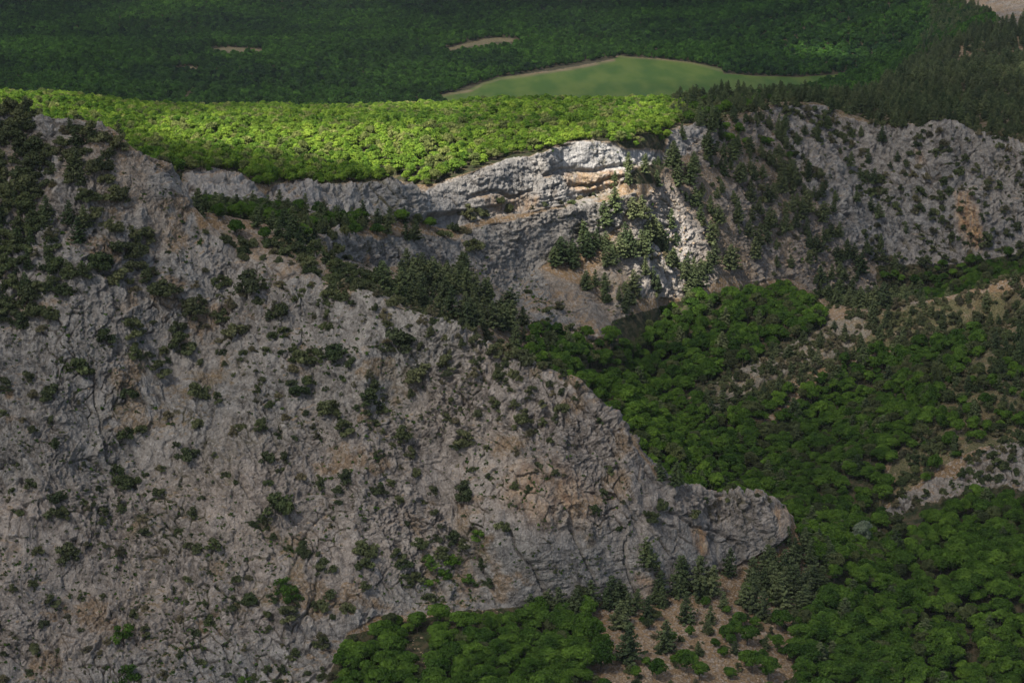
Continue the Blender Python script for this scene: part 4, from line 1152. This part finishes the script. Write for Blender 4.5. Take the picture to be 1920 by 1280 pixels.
def spread(name, meshes, pts, sizes, label, cat, seed):
    """a wood or scrub nobody could count: one object that carries all its plants"""
    rg = np.random.default_rng(seed)
    n = len(pts)
    c = bpy.data.collections.new(name + '_kinds')
    for i, me in enumerate(meshes):
        c.objects.link(bpy.data.objects.new('%s_kind_%02d' % (name, i), me))
    me = bpy.data.meshes.new(name)
    me.vertices.add(n); me.vertices.foreach_set('co', np.asarray(pts, np.float32).ravel())
    def fa(nm, typ, key, v):
        at = me.attributes.new(nm, typ, 'POINT'); at.data.foreach_set(key, v)
    sz = np.asarray(sizes, np.float32)
    fa('turn', 'FLOAT_VECTOR', 'vector', np.stack([rg.normal(0, .05, n), rg.normal(0, .05, n), rg.uniform(0, 6.28, n)], 1).astype(np.float32).ravel())
    fa('grow', 'FLOAT_VECTOR', 'vector', np.stack([sz * rg.uniform(.75, 1.15, n), sz * rg.uniform(.75, 1.15, n), sz * rg.uniform(.85, 1.25, n)], 1).astype(np.float32).ravel())
    fa('which', 'INT', 'value', rg.integers(0, len(meshes), n).astype(np.int32))
    ng = bpy.data.node_groups.new(name, 'GeometryNodeTree')
    ng.interface.new_socket('Geometry', in_out='INPUT', socket_type='NodeSocketGeometry')
    ng.interface.new_socket('Geometry', in_out='OUTPUT', socket_type='NodeSocketGeometry')
    gi = ng.nodes.new('NodeGroupInput'); go = ng.nodes.new('NodeGroupOutput')
    ip = ng.nodes.new('GeometryNodeInstanceOnPoints')
    ci_ = ng.nodes.new('GeometryNodeCollectionInfo'); ci_.inputs[0].default_value = c
    ci_.inputs['Separate Children'].default_value = True; ci_.inputs['Reset Children'].default_value = True
    def na(nm, dt):
        a = ng.nodes.new('GeometryNodeInputNamedAttribute'); a.data_type = dt; a.inputs[0].default_value = nm
        return a.outputs[0]
    L_ = ng.links.new
    L_(gi.outputs[0], ip.inputs['Points']); L_(ci_.outputs[0], ip.inputs['Instance'])
    ip.inputs['Pick Instance'].default_value = True
    L_(na('which', 'INT'), ip.inputs['Instance Index'])
    L_(na('turn', 'FLOAT_VECTOR'), ip.inputs['Rotation'])
    L_(na('grow', 'FLOAT_VECTOR'), ip.inputs['Scale'])
    L_(ip.outputs[0], go.inputs[0])
    ob = bpy.data.objects.new(name, me); col.objects.link(ob)
    md = ob.modifiers.new('plants', 'NODES'); md.node_group = ng
    ob['label'] = label; ob['category'] = cat; ob['kind'] = 'stuff'
    return ob
# ------------------------------------------------------------------ the woods as masses, the rest tree by tree
def rows(pred): return [t for t in TREES if pred(t)]
def mass(name, ts, sets, label, cat, seed):
    spread(name, [m for s in sets for m in JOINED[s]], [(t[1], t[2], t[3]) for t in ts], [t[4] for t in ts], label, cat, seed)
mass('plateau_wood', rows(lambda t: t[5] == 'plateau'), ['bright', 'bright', 'brightdull'], 'bright green wood in a patch of sun above the pale cliff', 'wood', 1)
mass('distant_wood', rows(lambda t: t[5] == 'distant'), ['far'], 'dark blue-green wood covering the far hills behind the meadow', 'wood', 2)

def shown(t):
    px, py = project(t[1], t[2], t[3] + t[4] * .4)
    return -20 < px < 1940 and -20 < py < 1310
def ray_clear(t):
    x, y, z = t[1], t[2], t[3] + t[4] * .75
    a = int(np.clip((x / y - A0) / (A1 - A0) * (NA - 1), 0, NA - 1)); j = int(np.clip(np.searchsorted(YR, y) - 2, 0, NY - 1))
    return -z / y <= CUM[j, a] + .3 / y
KINDS = {'pine': ('pine_tree', 'pine'), 'bush': ('shrub', 'shrub'), 'broad': ('broadleaf_tree', 'broadleaf tree')}
GROUP = {
 'left hill': 'on the near hill at the upper left', 'upper face': 'scattered over the upper rock face', 'bench': 'on the stony bench below the ledge wood',
 'rock face': 'dotted over the big rock face', 'ridge': 'along the crest of the near ridge', 'nose': 'on the rock nose', 'nose back': 'behind the top of the rock nose',
 'front scree': 'on the tan scree at the front', 'scree edge': 'at the edge of the tan scree', 'nose foot': 'at the foot of the rock nose',
 'front wood': 'in the wood at the foot of the rock wall', 'ravine': 'in the ravine wood', 'ravine head': 'in the hollow below the slabs', 'spur': 'on the brown spurs',
 'small crag': 'on the small grey crag', 'cliff foot': 'at the foot of the middle cliff', 'ledge': 'on the ledge under the cliff band', 'gully': 'in the gully behind the near ridge',
 'sunlit grove': 'in the half-lit grove', 'sunlit slope': 'on the sunlit pale scree', 'grove by cliff end': 'by the right end of the cliff', 'scree': 'on the scree slope of the mountain',
 'scree top': 'at the top of the scree slope', 'slabs': 'on the grey mountain slabs', 'shoulder': 'on the wooded shoulder', 'distant slope': 'on the far brown slope',
 'lower spur rocks': 'on the rocks below the lower wall'}
LOOK = {'pine': 'dark pine', 'bush': 'dark shrub', 'broad': 'green tree'}
MARKS = [(170,215,'the hilltop rock outcrop'),(300,310,'the pale rib of the near hill'),(50,330,'the scrub at the left edge'),(430,350,'the first cliff buttress'),(600,370,'the second cliff buttress'),
 (740,370,'the rounded cliff buttress'),(850,412,'the dark cliff overhang'),(1100,300,'the brightest cliff end'),(1200,335,'the small sunlit grove'),(960,385,'the foot of the sunlit cliff'),
 (650,430,'the bare patch on the ledge'),(450,430,'the wooded ledge'),(1060,440,'the dark lower wall'),(690,490,'the small orange stain'),(830,550,'the pine gully'),(1150,440,'the half-lit grove'),
 (1210,510,'the pale sunlit scree'),(1100,630,'the pale scree tongue'),(1290,250,'the outcrop beside the cliff'),(1500,220,'the pale shoulder rocks'),(1400,290,'the clump high on the scree'),
 (1400,430,'the middle of the pinkish scree'),(1570,510,'the foot of the scree'),(1820,410,'the orange stain on the slabs'),(1725,300,'the small scar on the slabs'),(1850,250,'the crest of the slabs'),
 (1350,600,'the wood in the hollow'),(1300,740,'the tip of the brown spur'),(1480,660,'the pale rocks of the spur'),(1860,680,'the bare streak of the spur'),(1700,820,'the slope above the crag'),
 (1700,960,'the lower grey crag'),(1880,870,'the upper grey crag'),(1310,1010,'the orange alcove'),(1470,980,'the tip of the rock nose'),(1280,900,'the back of the nose'),(1240,1190,'the middle of the tan scree'),
 (1450,1080,'the pines below the nose'),(1600,1010,'the bend of the ravine'),(1800,1010,'the wood under the crag'),(1850,1230,'the lower right corner'),(1600,1200,'the foot of the right wood'),
 (830,1000,'the green recess'),(1040,1080,'the smooth grey wall'),(780,1220,'the gap in the front wood'),(650,1230,'the boulder by the wood'),(1000,1250,'the right end of the front wood'),(1010,920,'the rusty stain of the face'),
 (1190,830,'the steep ridge edge'),(1090,710,'the pale knob of the ridge'),(880,640,'the top of the near ridge'),(330,620,'the shrubs high on the face'),(60,720,'the left end of the face'),
 (220,880,'the long crack of the face'),(520,950,'the paired shrubs mid face'),(680,1020,'the tall shrub column'),(540,1110,'the green gully of the face'),(230,1190,'the leafy bush of the face'),(60,1150,'the lower left corner'),
 (640,760,'the round shrubs mid face'),(420,760,'the slabby middle of the face'),(120,520,'the foot of the hill scrub'),(1850,520,'the hollow below the slabs'),(1880,100,'the far brown slope'),(1480,830,'the dark wood of the ravine'),(1320,850,'the pale-crowned trees of the ravine')]
ORD = ['first', 'second', 'third', 'fourth', 'fifth', 'sixth', 'seventh', 'eighth', 'ninth', 'tenth', 'eleventh', 'twelfth']
NUM = ['one', 'two', 'three', 'four', 'five', 'six', 'seven', 'eight', 'nine', 'ten', 'eleven', 'twelve']
rest = {}
for kind, (oname, cat) in KINDS.items():
    ts = [t for t in TREES if t[0] == kind and t[5] not in ('plateau', 'distant')]
    sc = [(t[4] / t[2]) if (shown(t) and ray_clear(t)) else 0 for t in ts]
    order = sorted(range(len(ts)), key=lambda i: -sc[i])
    keep = [i for i in order[:298] if sc[i] > 0]
    ks = set(keep)
    rest[kind] = [ts[i] for i in range(len(ts)) if i not in ks]
    kept = [ts[i] for i in keep]
    cells = {}
    for i, t in enumerate(kept):
        qx, qy = project(t[1], t[2], t[3])
        k_ = min(range(len(MARKS)), key=lambda m: math.hypot(MARKS[m][0] - qx, (MARKS[m][1] - qy) * 1.2))
        dx_, dy_ = qx - MARKS[k_][0], qy - MARKS[k_][1]
        side = ('right of' if dx_ > 0 else 'left of') if abs(dx_) > abs(dy_) * 1.2 else ('below' if dy_ > 0 else 'above')
        sz_ = 'bigger ' if t[4] > {'pine': 6.0, 'bush': 3.6, 'broad': 5.4}[kind] else 'smaller '
        lf = {'bushg': 'leafy ', 'dull': 'greyish ', 'silver': 'silvery ', 'busho': 'olive '}.get(t[6], '')
        cells.setdefault((lf + sz_, side, MARKS[k_][2]), []).append((qx, i))
    labels = {}
    for (lead, side, mk), lst in cells.items():
        lst.sort()
        for n_, (_, i) in enumerate(lst):
            core = lead + LOOK[kind].replace('dark shrub', 'shrub' if 'leafy' in lead else 'dark shrub') + ' ' + side + ' ' + mk
            m_ = len(lst)
            if m_ > 1:
                core += ', leftmost' if n_ == 0 else ', rightmost' if n_ == m_ - 1 else ', %s from the left' % ORD[n_] if n_ < 12 else ', %s from the right' % (ORD[m_ - 1 - n_] if m_ - n_ <= 12 else 'middle')
            labels[i] = core
    rg = np.random.default_rng(400)
    protos = {}
    for i, t in enumerate(kept):
        k, x, y, z, s, zz, sn = t
        var = int(rg.integers(0, len(SETS[sn])))
        parts = s / y * FOC > 34
        key = (sn, var, parts)
        sx, sy, sz = s * rg.uniform(.88, 1.15), s * rg.uniform(.88, 1.15), s * rg.uniform(.9, 1.1)
        if parts:
            root = bpy.data.objects.new(oname, None); col.objects.link(root)
            root.empty_display_size = .5
            for me, pn in zip(SETS[sn][var], ('crown', 'trunk')):
                if pn in protos.get(key, {}):
                    ch = protos[key][pn].copy()
                else:
                    ch = bpy.data.objects.new(pn, me)
                col.objects.link(ch); ch.parent = root
                protos.setdefault(key, {}).setdefault(pn, ch)
        else:
            if key in protos:
                root = protos[key].copy()
            else:
                root = bpy.data.objects.new(oname, JOINED[sn][var]); protos[key] = root
            col.objects.link(root)
        root.location = (x, y, z); root.scale = (sx, sy, sz)
        root.rotation_euler = (rg.normal(0, .04), rg.normal(0, .04), rg.uniform(0, 6.28))
        grp = GROUP[zz]
        root['label'] = labels[i]
        root['category'] = cat
        root['group'] = ('leafy shrubs ' if sn == 'bushg' else {'pine': 'pines ', 'bush': 'shrubs ', 'broad': 'trees '}[kind]) + grp
print('single trees', round(time.time() - T0, 1), {k: len(v) for k, v in rest.items()})
mass('pine_wood', rest['pine'], ['pine'], 'smaller dark pines spread over the scree, gully and mountain shoulder', 'pines', 5)
mass('scrub', rest['bush'], ['bush', 'bush', 'busho'], 'small dark scrub dotted over the rocks, slabs and spurs', 'scrub', 6)
mass('ravine_wood', rest['broad'], ['broad', 'broad', 'dull'], 'deep green wood filling the ravine below the brown spur', 'wood', 7)
# tufts in the cracks
fr_ = (PX > -200) & (PX < 2120) & (PY > -30) & (PY < 1330) & (VY < 720)
wt = (massif * 1.0 + rr * .5 + scree * .35 + midc * .12 + lowc * .3 + bench * .6 + smr * .5) * fr_ * (.10 + CR * .8 + ledge * .6) * sstep(-.25, .35, fbm(VX, VY, VZ, 16, 3, 201))
wt = wt.ravel(); wt /= wt.sum()
idx = np.random.default_rng(9).choice(wt.size, 6500, replace=False, p=wt)
tp = co_all[idx]
tsz = np.random.default_rng(10).uniform(.35, 1.15, len(idx)) ** 1.3 * np.clip(tp[:, 1] / 400, 1, 1.5)
c_ = bpy.data.collections
spread('tufts', TUFJ, tp - [0, 0, .08], tsz, 'tiny dark green tufts growing in cracks and on ledges of the rock', 'tufts', 8)
# stones on the scree
def stone(seed):
    rg = np.random.default_rng(seed)
    import bmesh
    bm = bmesh.new(); bmesh.ops.create_icosphere(bm, subdivisions=2, radius=.5)
    sx = rg.uniform(.7, 1.2, 3) * [1, 1, .7]; pl = [(sph(rg, 1)[0], rg.uniform(.28, .42)) for _ in range(9)]
    for v in bm.verts:
        c = np.array(v.co)
        for n_, d_ in pl:
            e = c @ n_ - d_
            if e > 0: c = c - n_ * e * .9
        v.co = (c * sx).tolist()
    me = bpy.data.meshes.new('stone'); bm.to_mesh(me); bm.free(); me.materials.append(M_STONE)
    return me
M_STONE = bpy.data.materials.new('stone'); g = G(NT(M_STONE))
_d = g.n('ShaderNodeBsdfDiffuse'); _o = g.n('ShaderNodeOutputMaterial')
g.l(g.mix(g.n('ShaderNodeObjectInfo').outputs['Random'], (.12, .088, .058), (.27, .21, .15)), _d.inputs[0]); g.l(_d.outputs[0], _o.inputs[0])
STN = [stone(i) for i in range(4)]
front = inpoly(PX, PY, [(1090,1150),(1280,1090),(1400,1050),(1500,1100),(1480,1290),(1080,1290)]) & (VY < 390) & (VY > 325)
ws = (front * 1.6 + (~massif) * scree * .5 + bench * .3 + massif * ledge * .35 + inpoly(PX, PY, [(755,1195),(800,1195),(800,1260),(755,1260)]) * (VY < 360)) * ((PX > -100) & (PX < 2020) & (PY > 150) & (PY < 1310) & (VY < 720))
ws = ws * sstep(-.3, .3, fbm(VX, VY, VZ, 7, 3, 211)); ws = ws.ravel() / ws.sum()
idx = np.random.default_rng(19).choice(ws.size, 9000, replace=False, p=ws)
tp = co_all[idx]; u_ = np.random.default_rng(20).random(len(idx))
spread('scree_stones', STN, tp, (.18 + .75 * u_ ** 4) * np.clip(tp[:, 1] / 420, .9, 1.8), 'loose angular stones lying on the scree and ledges', 'stones', 12)
bx_, by_, bz_ = hit(742, 443, 440)
bo = bpy.data.objects.new('boulder', stone(77)); bo.data.materials[0] = M_STONE; col.objects.link(bo)
bo.location = (bx_, by_ - .5, bz_ + .6); bo.scale = (3.2, 2.6, 4.0); bo.rotation_euler = (.2, .3, .5)
bo['label'] = 'rounded grey boulder standing on the wooded ledge under the cliff'; bo['category'] = 'boulder'
# ------------------------------------------------------------------ the air
hzm = bpy.data.materials.new('valley_air'); g = G(NT(hzm))
vp = g.n('ShaderNodeVolumePrincipled'); vp.inputs['Color'].default_value = (.80, .88, 1.0, 1); vp.inputs['Density'].default_value = 0.00002
o_ = g.n('ShaderNodeOutputMaterial'); g.l(vp.outputs[0], o_.inputs['Volume'])
hx, hy0, hy1, hz0, hz1 = 1700, -60, 4300, float(DZ.min()) - 1.0, max(8.0, float(DZ.max())) + 12
hv = np.array([(x_, y_, z_) for z_ in (hz0, hz1) for y_ in (hy0, hy1) for x_ in (-hx, hx)], float)
hme = np_mesh('haze', hv, np.array([(0, 2, 3, 1), (4, 5, 7, 6), (0, 1, 5, 4), (2, 6, 7, 3), (0, 4, 6, 2), (1, 3, 7, 5)]), 4)
hme.materials.append(hzm)
ho = bpy.data.objects.new('haze', hme); col.objects.link(ho)
ho['label'] = 'thin bluish haze filling the air over the valleys'; ho['category'] = 'haze'; ho['kind'] = 'stuff'
print('done', round(time.time() - T0, 1))
